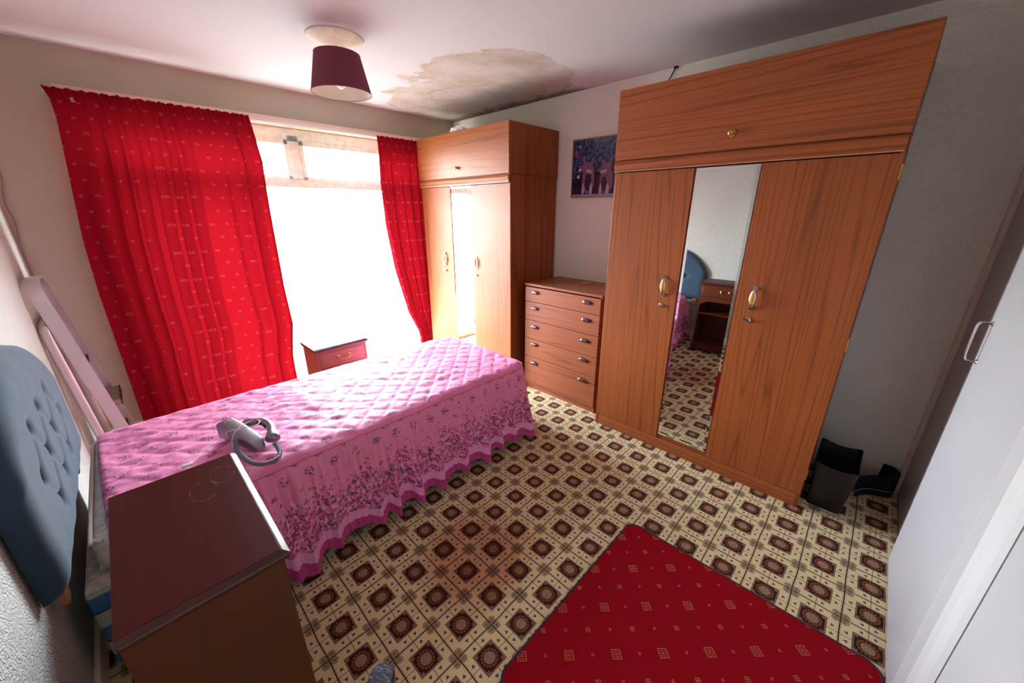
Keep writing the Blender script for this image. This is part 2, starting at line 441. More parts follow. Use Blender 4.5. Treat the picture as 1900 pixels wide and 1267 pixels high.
# ------------------------------------------------------------------ mesh helpers
def box(bm, x0, x1, y0, y1, z0, z1, bev=0.0, mi=0, seg=2):
    vs = [bm.verts.new((x, y, z)) for x in (x0, x1) for y in (y0, y1) for z in (z0, z1)]
    fs = []
    for f in ((0, 1, 3, 2), (4, 6, 7, 5), (0, 4, 5, 1), (2, 3, 7, 6), (0, 2, 6, 4), (1, 5, 7, 3)):
        fc = bm.faces.new([vs[i] for i in f]); fc.material_index = mi; fs.append(fc)
    bmesh.ops.recalc_face_normals(bm, faces=fs)
    if bev > 0:
        es = list({e for f in fs for e in f.edges})
        r = bmesh.ops.bevel(bm, geom=es, offset=bev, segments=seg, affect='EDGES', profile=0.5)
        for f in r['faces']: f.material_index = mi
    return vs
def frustum(bm, base, top, z0, z1, mi=0):
    vb = [bm.verts.new((x, y, z0)) for x, y in base]; vt = [bm.verts.new((x, y, z1)) for x, y in top]
    n = len(vb); fs = [bm.faces.new(vb[::-1]), bm.faces.new(vt)]
    for i in range(n): fs.append(bm.faces.new((vb[i], vb[(i + 1) % n], vt[(i + 1) % n], vt[i])))
    for f in fs: f.material_index = mi
def lathe(bm, prof, c=(0, 0, 0), axis='z', seg=32, mi=0, cap=True):
    rings = []
    for r, h in prof:
        ring = []
        for k in range(seg):
            a = 2 * PI * k / seg; p = (r * math.cos(a), r * math.sin(a), h)
            if axis == 'x': p = (h, p[0], p[1])
            elif axis == 'y': p = (p[0], h, p[1])
            ring.append(bm.verts.new((c[0] + p[0], c[1] + p[1], c[2] + p[2])))
        rings.append(ring)
    fs = []
    for i in range(len(rings) - 1):
        for k in range(seg):
            f = bm.faces.new((rings[i][k], rings[i][(k + 1) % seg], rings[i + 1][(k + 1) % seg], rings[i + 1][k])); f.material_index = mi; fs.append(f)
    if cap:
        for rg in (rings[0][::-1], rings[-1]):
            f = bm.faces.new(rg); f.material_index = mi; fs.append(f)
    bmesh.ops.recalc_face_normals(bm, faces=fs)
def catmull(pts, n=8, closed=False):
    P_ = [Vector(p) for p in pts]
    out = []
    N = len(P_)
    rng = range(N if closed else N - 1)
    for i in rng:
        if closed: p0, p1, p2, p3 = P_[(i - 1) % N], P_[i], P_[(i + 1) % N], P_[(i + 2) % N]
        else: p0, p1, p2, p3 = P_[max(i - 1, 0)], P_[i], P_[i + 1], P_[min(i + 2, N - 1)]
        for k in range(n):
            s = k / n
            out.append(0.5 * ((2 * p1) + (-p0 + p2) * s + (2 * p0 - 5 * p1 + 4 * p2 - p3) * s * s + (-p0 + 3 * p1 - 3 * p2 + p3) * s ** 3))
    if not closed: out.append(P_[-1].copy())
    return out
def sweep(bm, path, section, closed=False, up=None, mi=0, scales=None):
    """section: list of (a, b) offsets; swept with parallel transport"""
    n = len(path); rings = []
    nrm = None
    for i, p in enumerate(path):
        if closed: tg = path[(i + 1) % n] - path[(i - 1) % n]
        else: tg = path[min(i + 1, n - 1)] - path[max(i - 1, 0)]
        tg.normalize()
        if up is not None: nrm = Vector(up) - tg * Vector(up).dot(tg)
        elif nrm is None:
            w = Vector((0, 0, 1)) if abs(tg.z) < 0.9 else Vector((1, 0, 0)); nrm = w - tg * w.dot(tg)
        else: nrm = nrm - tg * nrm.dot(tg)
        nrm.normalize(); bn = tg.cross(nrm)
        s = scales[i] if scales else 1.0
        if not isinstance(s, tuple): s = (s, s)
        rings.append([bm.verts.new(p + nrm * (a * s[0]) + bn * (b * s[1])) for a, b in section])
    m = len(section); fs = []
    for i in range(n if closed else n - 1):
        r0, r1 = rings[i], rings[(i + 1) % n]
        for k in range(m):
            f = bm.faces.new((r0[k], r0[(k + 1) % m], r1[(k + 1) % m], r1[k])); f.material_index = mi; fs.append(f)
    if not closed:
        for rg in (rings[0][::-1], rings[-1]):
            f = bm.faces.new(rg); f.material_index = mi; fs.append(f)
    bmesh.ops.recalc_face_normals(bm, faces=fs)
def circ(r, n=8, r2=None): return [(r * math.cos(2 * PI * k / n), (r2 or r) * math.sin(2 * PI * k / n)) for k in range(n)]
def tube(bm, pts, r, n=8, smooth=8, mi=0):
    sweep(bm, catmull(pts, smooth) if smooth else [Vector(p) for p in pts], circ(r, n), mi=mi)
def prism(bm, poly, axis, h0, h1, mi=0):
    """poly of 2D points extruded along axis"""
    def P3(p, h):
        if axis == 'x': return (h, p[0], p[1])
        if axis == 'y': return (p[0], h, p[1])
        return (p[0], p[1], h)
    a = [bm.verts.new(P3(p, h0)) for p in poly]; b = [bm.verts.new(P3(p, h1)) for p in poly]
    fs = [bm.faces.new(a), bm.faces.new(b[::-1])]
    n = len(poly)
    for i in range(n): fs.append(bm.faces.new((a[i], b[i], b[(i + 1) % n], a[(i + 1) % n])))
    for f in fs: f.material_index = mi
    bmesh.ops.recalc_face_normals(bm, faces=fs)

WLOC = {}
def wl(o):
    return WLOC.get(o.name, Vector((0, 0, 0)))
def obj(name, bm, mats, parent=None, loc=None, smooth=False, angle=None):
    """link the bmesh (drawn in room coordinates) as one object; origin at loc"""
    me = bpy.data.meshes.new(name)
    base = Vector(loc) if loc is not None else (wl(parent) if parent else Vector((0, 0, 0)))
    for v_ in bm.verts: v_.co -= base
    bm.to_mesh(me); bm.free()
    for m_ in (mats if isinstance(mats, (list, tuple)) else [mats]): me.materials.append(m_)
    o = bpy.data.objects.new(name, me); COL.objects.link(o)
    if parent:
        o.parent = parent; o.location = base - wl(parent)
    else: o.location = base
    WLOC[o.name] = base
    if smooth:
        for p_ in me.polygons: p_.use_smooth = True
        if angle is not None: me.set_sharp_from_angle(angle=math.radians(angle))
    return o
def thing(name, label, cat, loc, group=None):
    o = bpy.data.objects.new(name, None); COL.objects.link(o)
    o.empty_display_size = 0.1
    o.location = loc; WLOC[o.name] = Vector(loc)
    o['label'] = label; o['category'] = cat
    if group: o['group'] = group
    return o
def tag(o, label, cat, group=None):
    o['label'] = label; o['category'] = cat
    if group: o['group'] = group
    return o
def struct(name, bm, m, parent=None, **k):
    o = obj(name, bm, m, parent, **k)
    if parent is None: o['kind'] = 'structure'
    return o
B = bmesh.new

# ------------------------------------------------------------------ room shell
T = 0.12
bm = B(); box(bm, XL - T, XR + T, YB - T, YW + 0.3, -0.1, 0.0); struct('floor', bm, m_floor)
bm = B(); box(bm, XL - T, XR + T, YB - T, YW + 0.3, ZC, ZC + 0.1); struct('ceiling', bm, m_ceil)
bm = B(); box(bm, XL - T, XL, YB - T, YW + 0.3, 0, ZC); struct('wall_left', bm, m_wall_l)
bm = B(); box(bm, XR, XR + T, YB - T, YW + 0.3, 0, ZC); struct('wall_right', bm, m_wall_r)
bm = B(); box(bm, XL, XR, YB - T, YB, 0, ZC); struct('wall_back', bm, m_wall)
bm = B()
box(bm, XL, WX0, YW, YW + 0.3, 0, ZC); box(bm, WX1, XR, YW, YW + 0.3, 0, ZC)
box(bm, WX0, WX1, YW, YW + 0.3, 0, WZ0); box(bm, WX0, WX1, YW, YW + 0.3, WZ1, ZC)
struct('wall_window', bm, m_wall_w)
bm = B(); box(bm, XR - 0.018, XR, YB, 0.44, 0, 0.095, 0.004); struct('baseboard_right', bm, m_skirt)
bm = B(); box(bm, XL, XL + 0.016, YB, YW, 0, 0.09, 0.004); struct('baseboard_left', bm, m_skirt)
bm = B(); box(bm, XL + 0.02, XR - 0.02, YW - 0.016, YW, 0, 0.09, 0.004); struct('baseboard_window', bm, m_skirt)

# window: frame with two top lights, a transom and one wide lower pane
bm = B()
y0, y1 = YW + 0.10, YW + 0.16
box(bm, WX0, WX1, y0, y1, WZ1 - 0.10, WZ1, 0.004); box(bm, WX0, WX1, y0, y1, WZ0, WZ0 + 0.06, 0.004)
for xa, xb in ((WX0, WX0 + 0.05), (-0.055, 0.035), (WX1 - 0.05, WX1)):
    box(bm, xa, xb, y0, y1, 1.80 if xa == -0.055 else WZ0, WZ1 - 0.05, 0.004)
box(bm, WX0, WX1, y0 - 0.005, y1, 1.735, 1.80, 0.004)
for xa, xb in ((WX0 + 0.05, -0.055), (0.035, WX1 - 0.05)):      # opening casements
    for q in ((xa, xa + 0.03, 1.8, 2.1), (xb - 0.03, xb, 1.8, 2.1), (xa, xb, 1.8, 1.825), (xa, xb, 2.065, 2.1)):
        box(bm, q[0], q[1], y0 - 0.012, y0 + 0.02, q[2], q[3], 0.003)
w = struct('window_1', bm, m_upvc)
for nm, q in (('pane', (WX0 + 0.05, -0.055, 1.8, 2.1)), ('pane', (0.035, WX1 - 0.05, 1.8, 2.1)), ('pane', (WX0 + 0.05, WX1 - 0.05, WZ0 + 0.06, 1.735))):
    bm = B(); box(bm, q[0], q[1], y0 + 0.028, y0 + 0.032, q[2], q[3]); struct(nm, bm, m_glass, w)
bm = B(); box(bm, WX0, WX1, YW - 0.004, YW + 0.10, WZ0 - 0.02, WZ0, 0.002); struct('window_sill', bm, m_white, w)
bm = B(); box(bm, -1.29, 1.22, YW - 0.022, YW, 2.195, 2.240, 0.003); struct('trim_1', bm, m_batten)

# doors in the back wall, right edge of the picture
bm = B(); box(bm, 1.545, 1.615, YB, YB + 0.022, 0, 2.03, 0.004); box(bm, 0.93, 1.545, YB, YB + 0.020, 1.985, 2.05, 0.004)
struct('trim_2', bm, m_archi)
bm = B(); box(bm, 0.92, 1.538, YB, YB + 0.006, 0.004, 1.98, 0.002)
d1 = struct('door_1', bm, m_door)
for zz in (0.25, 1.72):
    bm = B(); box(bm, 1.534, 1.556, YB + 0.012, YB + 0.024, zz - 0.032, zz + 0.032, 0.001)
    lathe(bm, [(0.004, -0.033), (0.004, 0.033)], (1.543, YB + 0.026, zz), seg=8)
    obj('hinge', bm, m_archi, d1)
bm = B(); box(bm, 0.105, 0.914, YB, YB + 0.040, 0.006, 1.98, 0.004)
d2 = struct('door_2', bm, m_door)
bm = B()
yh = YB + 0.040
sweep(bm, catmull([(0.862, yh, 1.16), (0.866, yh + 0.02, 1.162), (0.868, yh + 0.034, 1.152), (0.868, yh + 0.036, 1.09), (0.868, yh + 0.034, 1.022), (0.866, yh + 0.02, 1.012), (0.862, yh, 1.014)], 6), circ(0.0045, 8))
for zz in (1.16, 1.014): lathe(bm, [(0.010, 0), (0.010, 0.003), (0.006, 0.005)], (0.862, yh, zz), 'y', 14)
obj('door_handle', bm, m_chrome, d2, smooth=True, angle=40)
# architrave between the closet and the room door
bm = B()
prism(bm, [(0.100, YB), (0.100, YB + 0.035), (0.085, YB + 0.062), (0.055, YB + 0.068), (0.040, YB + 0.052), (0.020, YB + 0.044), (-0.03, YB + 0.040), (-0.045, YB + 0.032), (-0.045, YB)], 'z', 0, 2.05)
struct('trim_3', bm, m_white, smooth=False)
bm = B(); box(bm, -0.90, -0.050, YB, YB + 0.032, 0.006, 1.98, 0.004)
struct('door_3', bm, m_door)

# ------------------------------------------------------------------ wardrobes
def bow_handle(y, z, x, parent, amber=True):
    """upright bow handle on a face looking towards -x"""
    bm = B()
    for s in (-1, 1):
        zc = z + s * 0.052
        prism(bm, [(y - 0.011, zc - 0.009 * s), (y + 0.011, zc - 0.009 * s), (y + 0.013, zc + 0.010 * s), (y, zc + 0.014 * s), (y - 0.013, zc + 0.010 * s)], 'x', x - 0.004, x)
        sweep(bm, catmull([(x - 0.003, y, zc), (x - 0.014, y, zc - 0.008 * s), (x - 0.020, y, zc - 0.020 * s)], 4), circ(0.0045, 8))
    path = [Vector((x - 0.019 - 0.003 * math.cos(k / 14 * PI - PI / 2), y, z - 0.042 + 0.084 * k / 14)) for k in range(15)]
    sc = [max(0.25, math.sin(PI * (0.08 + 0.84 * k / 14)) ** 0.8) for k in range(15)]
    sweep(bm, path, circ(0.006, 12, 0.0150), up=(-1, 0, 0), scales=sc)
    h = obj('handle', bm, m_chrome, parent, smooth=True, angle=50)
    if amber:
        bm = B()
        path = [Vector((x - 0.0245, y, z - 0.034 + 0.068 * k / 14)) for k in range(15)]
        sc = [max(0.15, math.sin(PI * k / 14) ** 0.7) for k in range(15)]
        sweep(bm, path, circ(0.004, 12, 0.0115), up=(-1, 0, 0), scales=sc)
        obj('enamel_inlay', bm, m_gold, h, smooth=True, angle=50)
def lock_key(y, z, x, parent):
    bm = B()
    lathe(bm, [(0.013, 0), (0.013, -0.004), (0.009, -0.007)], (x, y, z), 'x', 18)
    box(bm, x - 0.020, x - 0.005, y - 0.0015, y + 0.0015, z - 0.004, z + 0.004, 0.0005)
    prism(bm, [(y - 0.003, z - 0.006), (y + 0.018, z + 0.002), (y + 0.022, z + 0.010), (y + 0.014, z + 0.012), (y - 0.003, z + 0.006)], 'x', x - 0.021, x - 0.018)
    obj('key', bm, m_chrome, parent, smooth=True, angle=40)
def hinge_b(y, z, x, parent, s):
    bm = B(); box(bm, x - 0.003, x + 0.012, y - 0.002, y + 0.002, z - 0.028, z + 0.028, 0.0005)
    lathe(bm, [(0.0035, -0.030), (0.0035, 0.030)], (x - 0.003, y, z), seg=8)
    obj('hinge', bm, m_brass, parent)

def wardrobe(label, xf, xb, y0, y1, ztop, ylm, yrm, mats, hz, hl, hr, kz, leftopen=0.0):
    """y1 is the side seen on the left; the mirror runs from ylm (left) to yrm (right)"""
    mdl, mdr, mside, mh = mats
    t_ = thing('wardrobe', label, 'wardrobe', ((xf + xb) / 2, (y0 + y1) / 2, 0))
    bm = B(); d = 0.018
    box(bm, xf, xb, y0, y0 + d, 0, ztop, 0.001); box(bm, xf, xb, y1 - d, y1, 0, ztop, 0.001)
    box(bm, xf, xb, y0 + d, y1 - d, ztop - d, ztop); box(bm, xb - 0.006, xb, y0 + d, y1 - d, 0, ztop - d)
    box(bm, xf + 0.022, xb, y0 + d, y1 - d, 0.082, 0.098)
    obj('carcass', bm, mside, t_)
    bm = B(); box(bm, xf + 0.002, xf + 0.018, y0 + d, y1 - d, 0, 0.082, 0.001); obj('plinth', bm, mh, t_)
    # moulded cornice with a pale lower lip
    bm = B()
    prof = [(xf + 0.02, ztop), (xf - 0.010, ztop), (xf - 0.016, ztop - 0.008), (xf - 0.020, ztop - 0.020), (xf - 0.018, ztop - 0.034), (xf - 0.012, ztop - 0.044),
            (xf - 0.012, ztop - 0.056), (xf + 0.02, ztop - 0.056)]
    a_ = [bm.verts.new((p[0], y0 + 0.006, p[1])) for p in prof]; b_ = [bm.verts.new((p[0], y1 - 0.001, p[1])) for p in prof]
    bm.faces.new(a_); bm.faces.new(b_[::-1])
    for i in range(len(prof)): bm.faces.new((a_[i], b_[i], b_[(i + 1) % len(prof)], a_[(i + 1) % len(prof)]))
    bmesh.ops.recalc_face_normals(bm, faces=bm.faces[:])
    co = obj('cornice', bm, mh, t_)
    bm = B(); box(bm, xf - 0.0165, xf - 0.004, y0 + 0.006, y1 - 0.001, ztop - 0.060, ztop - 0.055); obj('edge_strip', bm, edge_tan, co)
    dz0, dz1 = 0.086, ztop - 0.064
    # left door, right door, mirror door
    bm = B(); box(bm, xf - 0.001, xf + 0.017, ylm + 0.004, y1 - 0.002, dz0, dz1, 0.0015)
    dl = obj('door', bm, mdl, t_)
    if leftopen:
        piv = Matrix.Translation(Vector((xf, y1 - 0.002, 0)) - WLOC[t_.name]) @ Matrix.Rotation(leftopen, 4, 'Z') @ Matrix.Translation(-(Vector((xf, y1 - 0.002, 0)) - WLOC[t_.name]))
        dl.data.transform(piv)
    bm = B(); box(bm, xf - 0.001, xf + 0.017, y0 + 0.002, yrm - 0.003, dz0, dz1, 0.0015)
    dr = obj('door', bm, mdr, t_)
    bm = B(); box(bm, xf + 0.006, xf + 0.019, yrm - 0.004, ylm + 0.002, dz0, dz1); md = obj('mirror_door', bm, m_black if False else mside, t_)
    bm = B(); zb0, zb1 = 0.112, dz1 - 0.002; e = 0.014
    ya, yb = yrm + 0.004, ylm - 0.004
    o_ = [(ya, zb0), (yb, zb0), (yb, zb1), (ya, zb1)]; i_ = [(ya + e, zb0 + e), (yb - e, zb0 + e), (yb - e, zb1 - e), (ya + e, zb1 - e)]
    bk = [bm.verts.new((xf + 0.006, p[0], p[1])) for p in o_]
    vo = [bm.verts.new((xf + 0.003, p[0], p[1])) for p in o_]; vi = [bm.verts.new((xf + 0.001, p[0], p[1])) for p in i_]
    bm.faces.new(bk); bm.faces.new(vi)
    for k in range(4):
        bm.faces.new((vo[k], vo[(k + 1) % 4], vi[(k + 1) % 4], vi[k])); bm.faces.new((bk[k], bk[(k + 1) % 4], vo[(k + 1) % 4], vo[k]))
    bmesh.ops.recalc_face_normals(bm, faces=bm.faces[:])
    obj('mirror', bm, m_mirror, md)
    bow_handle(hl, hz, xf - 0.001 - (abs(leftopen) * 0.3), dl); bow_handle(hr, hz, xf - 0.001, dr)
    lock_key(hl + 0.003, kz, xf - 0.001 - (abs(leftopen) * 0.3), dl); lock_key(hr + 0.002, kz, xf - 0.001, dr)
    for zz in (1.69, 0.95, 0.22): hinge_b(y0 - 0.001, zz, xf, dr, 1)
    return t_
def cupboard(label, xf, xb, y0, y1, z0, z1, mside, mh, yk):
    t_ = thing('top_cupboard', label, 'cupboard', ((xf + xb) / 2, (y0 + y1) / 2, z0))
    bm = B(); d = 0.016
    box(bm, xf, xb, y0, y0 + d, z0, z1, 0.001); box(bm, xf, xb, y1 - d, y1, z0, z1, 0.001)
    box(bm, xf, xb, y0 + d, y1 - d, z1 - d, z1); box(bm, xf, xb, y0 + d, y1 - d, z0, z0 + d); box(bm, xb - 0.006, xb, y0 + d, y1 - d, z0 + d, z1 - d)
    obj('carcass', bm, mside, t_)
    bm = B(); box(bm, xf - 0.018, xf - 0.0005, y0 + 0.001, y1 - 0.001, z0 + 0.004, z1, 0.0015)
    dd = obj('flap_door', bm, mh, t_)
    bm = B(); lathe(bm, [(0.017, 0), (0.017, -0.003), (0.007, -0.005), (0.006, -0.014), (0.013, -0.018), (0.0145, -0.024), (0.011, -0.029), (0.003, -0.031)], (xf - 0.018, yk, z0 + 0.078), 'x', 20)
    obj('knob', bm, m_brass, dd, smooth=True, angle=60)
    return t_
wardrobe('large teak-effect wardrobe with a long centre mirror beside the black waste bin', 1.007, 1.598, -0.842, 0.441, 1.826, -0.040, -0.350,
         (teak_v1, teak_v2, teak_v3, teak_h1), 1.112, 0.047, -0.430, 0.992)
cupboard('wide top cupboard with brass knob above the large wardrobe by the door', 1.007, 1.600, -0.840, 0.440, 1.828, 2.198, teak_v3, teak_h1, -0.196)
wardrobe('teak-effect wardrobe in the window corner reflecting the daylight in its mirror', 1.014, 1.596, 1.354, 2.584, 1.815, 2.128, 1.835,
         (teak_v2, teak_v1, teak_v3, teak_h2), 1.095, 2.255, 1.785, 0.98, 0.012)
cupboard('top cupboard with brass knob above the window corner wardrobe', 1.014, 1.606, 1.350, 2.586, 1.817, 2.182, teak_v3, teak_h2, 1.981)

# ------------------------------------------------------------------ chest of drawers
cx, c0, c1 = 1.106, 0.518, 1.262
ch = thing('chest_of_drawers', 'teak-effect chest of five drawers between the two wardrobes', 'chest of drawers', (1.33, 0.89, 0))
bm = B()
box(bm, cx + 0.004, 1.555, c0, c0 + 0.018, 0, 0.948, 0.001); box(bm, cx + 0.004, 1.555, c1 - 0.018, c1, 0, 0.948, 0.001)
box(bm, 1.549, 1.555, c0 + 0.018, c1 - 0.018, 0, 0.948); box(bm, cx + 0.02, 1.549, c0 + 0.018, c1 - 0.018, 0.03, 0.046)
box(bm, cx + 0.008, cx + 0.02, c0 + 0.018, c1 - 0.018, 0, 0.044)
obj('carcass', bm, teak_dr, ch)
bm = B(); box(bm, cx - 0.010, 1.560, c0 - 0.006, c1 + 0.006, 0.948, 0.966, 0.002); obj('top', bm, teak_dr, ch)
zs = [0.940, 0.814, 0.650, 0.480, 0.314, 0.048]
hzs = [0.897, 0.761, 0.596, 0.437, 0.262]
for i in range(5):
    bm = B(); box(bm, cx - 0.010, cx + 0.006, c0 + 0.004, c1 - 0.004, zs[i + 1] + 0.002, zs[i] - 0.002, 0.002)
    dr = obj('drawer', bm, teak_dr, ch)
    for yy in (1.146, 0.636):
        bm = B(); zc = hzs[i]
        # cupped pull: flat back plate and a rounded, overhanging hood
        prism(bm, [(yy + 0.044 * math.cos(a) * (1.0), zc + 0.018 * math.sin(a)) for a in [k * PI / 8 for k in range(16)]], 'x', cx - 0.013, cx - 0.010)
        path = [Vector((cx - 0.016, yy - 0.040 + 0.080 * k / 12, zc + 0.001)) for k in range(13)]
        sc = [0.35 + 0.65 * min(1, math.sin(PI * k / 12) * 1.6) for k in range(13)]
        sweep(bm, path, circ(0.011, 10, 0.0155), up=(-1, 0, 0), scales=sc)
        obj('handle', bm, m_bronze, dr, smooth=True, angle=50)
bm = B(); lathe(bm, [(0.034, 0), (0.036, 0.003), (0.036, 0.008), (0.033, 0.010), (0.028, 0.008)], (1.435, 0.875, 0.9665), seg=36)
tag(obj('wooden_coaster', bm, m_disc, loc=(1.435, 0.875, 0.9665), smooth=True, angle=40), 'round orange wooden coaster on top of the chest of drawers', 'coaster')

# framed picture of two fox cubs
pt = thing('framed_picture', 'framed picture of two fox cubs among blue foliage on the wall', 'picture', (1.61, 0.95, 1.87))
y0, y1, z0, z1 = 0.70, 1.197, 1.648, 2.095
bm = B()
for q in ((y0, y0 + 0.008, z0, z1), (y1 - 0.008, y1, z0, z1), (y0, y1, z0, z0 + 0.008), (y0, y1, z1 - 0.008, z1)): box(bm, 1.603, 1.619, q[0], q[1], q[2], q[3], 0.001)
obj('frame', bm, plain('brassy_picture_frame', (150, 130, 90), 0.35, 0.6), pt)
t = NT('fox_cub_print'); x, y, z = t.pos(); p = t.vec(x, y * 1.0, z)
U = (1.197 - y); Wv = (z - 1.648)            # metres from the lower left corner as seen
n1 = t.noise(p, 38.0, 4.0, 0.7); n2 = t.noise(t.vec(y, z, 4.0), 70.0, 3.0)
sky_ = t.mix(t.step(n1, 0.42, 0.62), rgb(34, 28, 58), rgb(74, 106, 158))
sky_ = t.mix(t.step(n2, 0.62, 0.75) * 0.7, sky_, rgb(142, 170, 206))
dk = t.mix(t.step(n1, 0.45, 0.7), rgb(26, 16, 38), rgb(66, 44, 84))
up = t.step(Wv - U * 0.25 + (n1 - 0.5) * 0.2, 0.14, 0.22)
col = t.mix(up, dk, sky_)
dv, cv = t.voro(t.vec(y, z, 0.0), 22.0, col=True)
flw = t.step(dv, 0.34, 0.25) * t.step(U, 0.13, 0.11) * t.step(Wv, 0.12, 0.14) * (cv[0] > 0.35)
col = t.mix(flw, col, t.mix(cv[1] > 0.7, rgb(190, 60, 100), rgb(226, 190, 200)))
fur_n = t.noise(t.vec(y * 90, z * 30, 0.0), 1.0, 3.0)
fur = t.mix(fur_n, rgb(92, 60, 100), rgb(156, 110, 140))
lite = rgb(184, 158, 184)
def el(cu, cw, ru, rw, rot=0.0):
    c_, s_ = math.cos(rot), math.sin(rot)
    du = U - cu; dw = Wv - cw
    return t.step(hyp((du * c_ + dw * s_) / ru, (dw * c_ - du * s_) / rw) + (fur_n - 0.5) * 0.12, 1.0, 0.94)
dkf = rgb(58, 30, 66)
for m_, c_ in ((el(0.165, 0.135, 0.06, 0.11), fur), (el(0.165, 0.12, 0.032, 0.07), dkf), (el(0.150, 0.225, 0.058, 0.045), fur), (el(0.12, 0.272, 0.014, 0.034, 0.25), fur), (el(0.195, 0.272, 0.014, 0.032, -0.25), fur),
               (el(0.17, 0.202, 0.034, 0.014, -0.2), lite), (el(0.205, 0.207, 0.024, 0.012, -0.3), fur), (el(0.223, 0.203, 0.006, 0.006), dkf), (el(0.185, 0.226, 0.007, 0.005), dkf),
               (el(0.118, 0.06, 0.014, 0.055), lite), (el(0.195, 0.06, 0.014, 0.055), lite),
               (el(0.335, 0.125, 0.062, 0.105), fur), (el(0.315, 0.10, 0.028, 0.06), dkf), (el(0.325, 0.215, 0.054, 0.042), fur), (el(0.362, 0.262, 0.014, 0.036, -0.3), fur), (el(0.30, 0.255, 0.012, 0.028, 0.3), fur),
               (el(0.305, 0.193, 0.032, 0.013, 0.2), lite), (el(0.272, 0.205, 0.024, 0.012, 0.3), fur), (el(0.25, 0.203, 0.006, 0.006), dkf), (el(0.292, 0.219, 0.007, 0.005), dkf),
               (el(0.285, 0.055, 0.013, 0.05), lite), (el(0.35, 0.055, 0.014, 0.05), lite)):
    col = t.mix(m_, col, c_)
col = t.mix(t.step(Wv + (n2 - 0.5) * 0.01, 0.028, 0.022), col, rgb(168, 148, 196))
m_fox = t.done(t.bsdf(col, 0.25, 0, None, 0.5, 0.3))
bm = B(); box(bm, 1.608, 1.618, y0 + 0.008, y1 - 0.008, z0 + 0.008, z1 - 0.008); obj('print', bm, m_fox, pt)

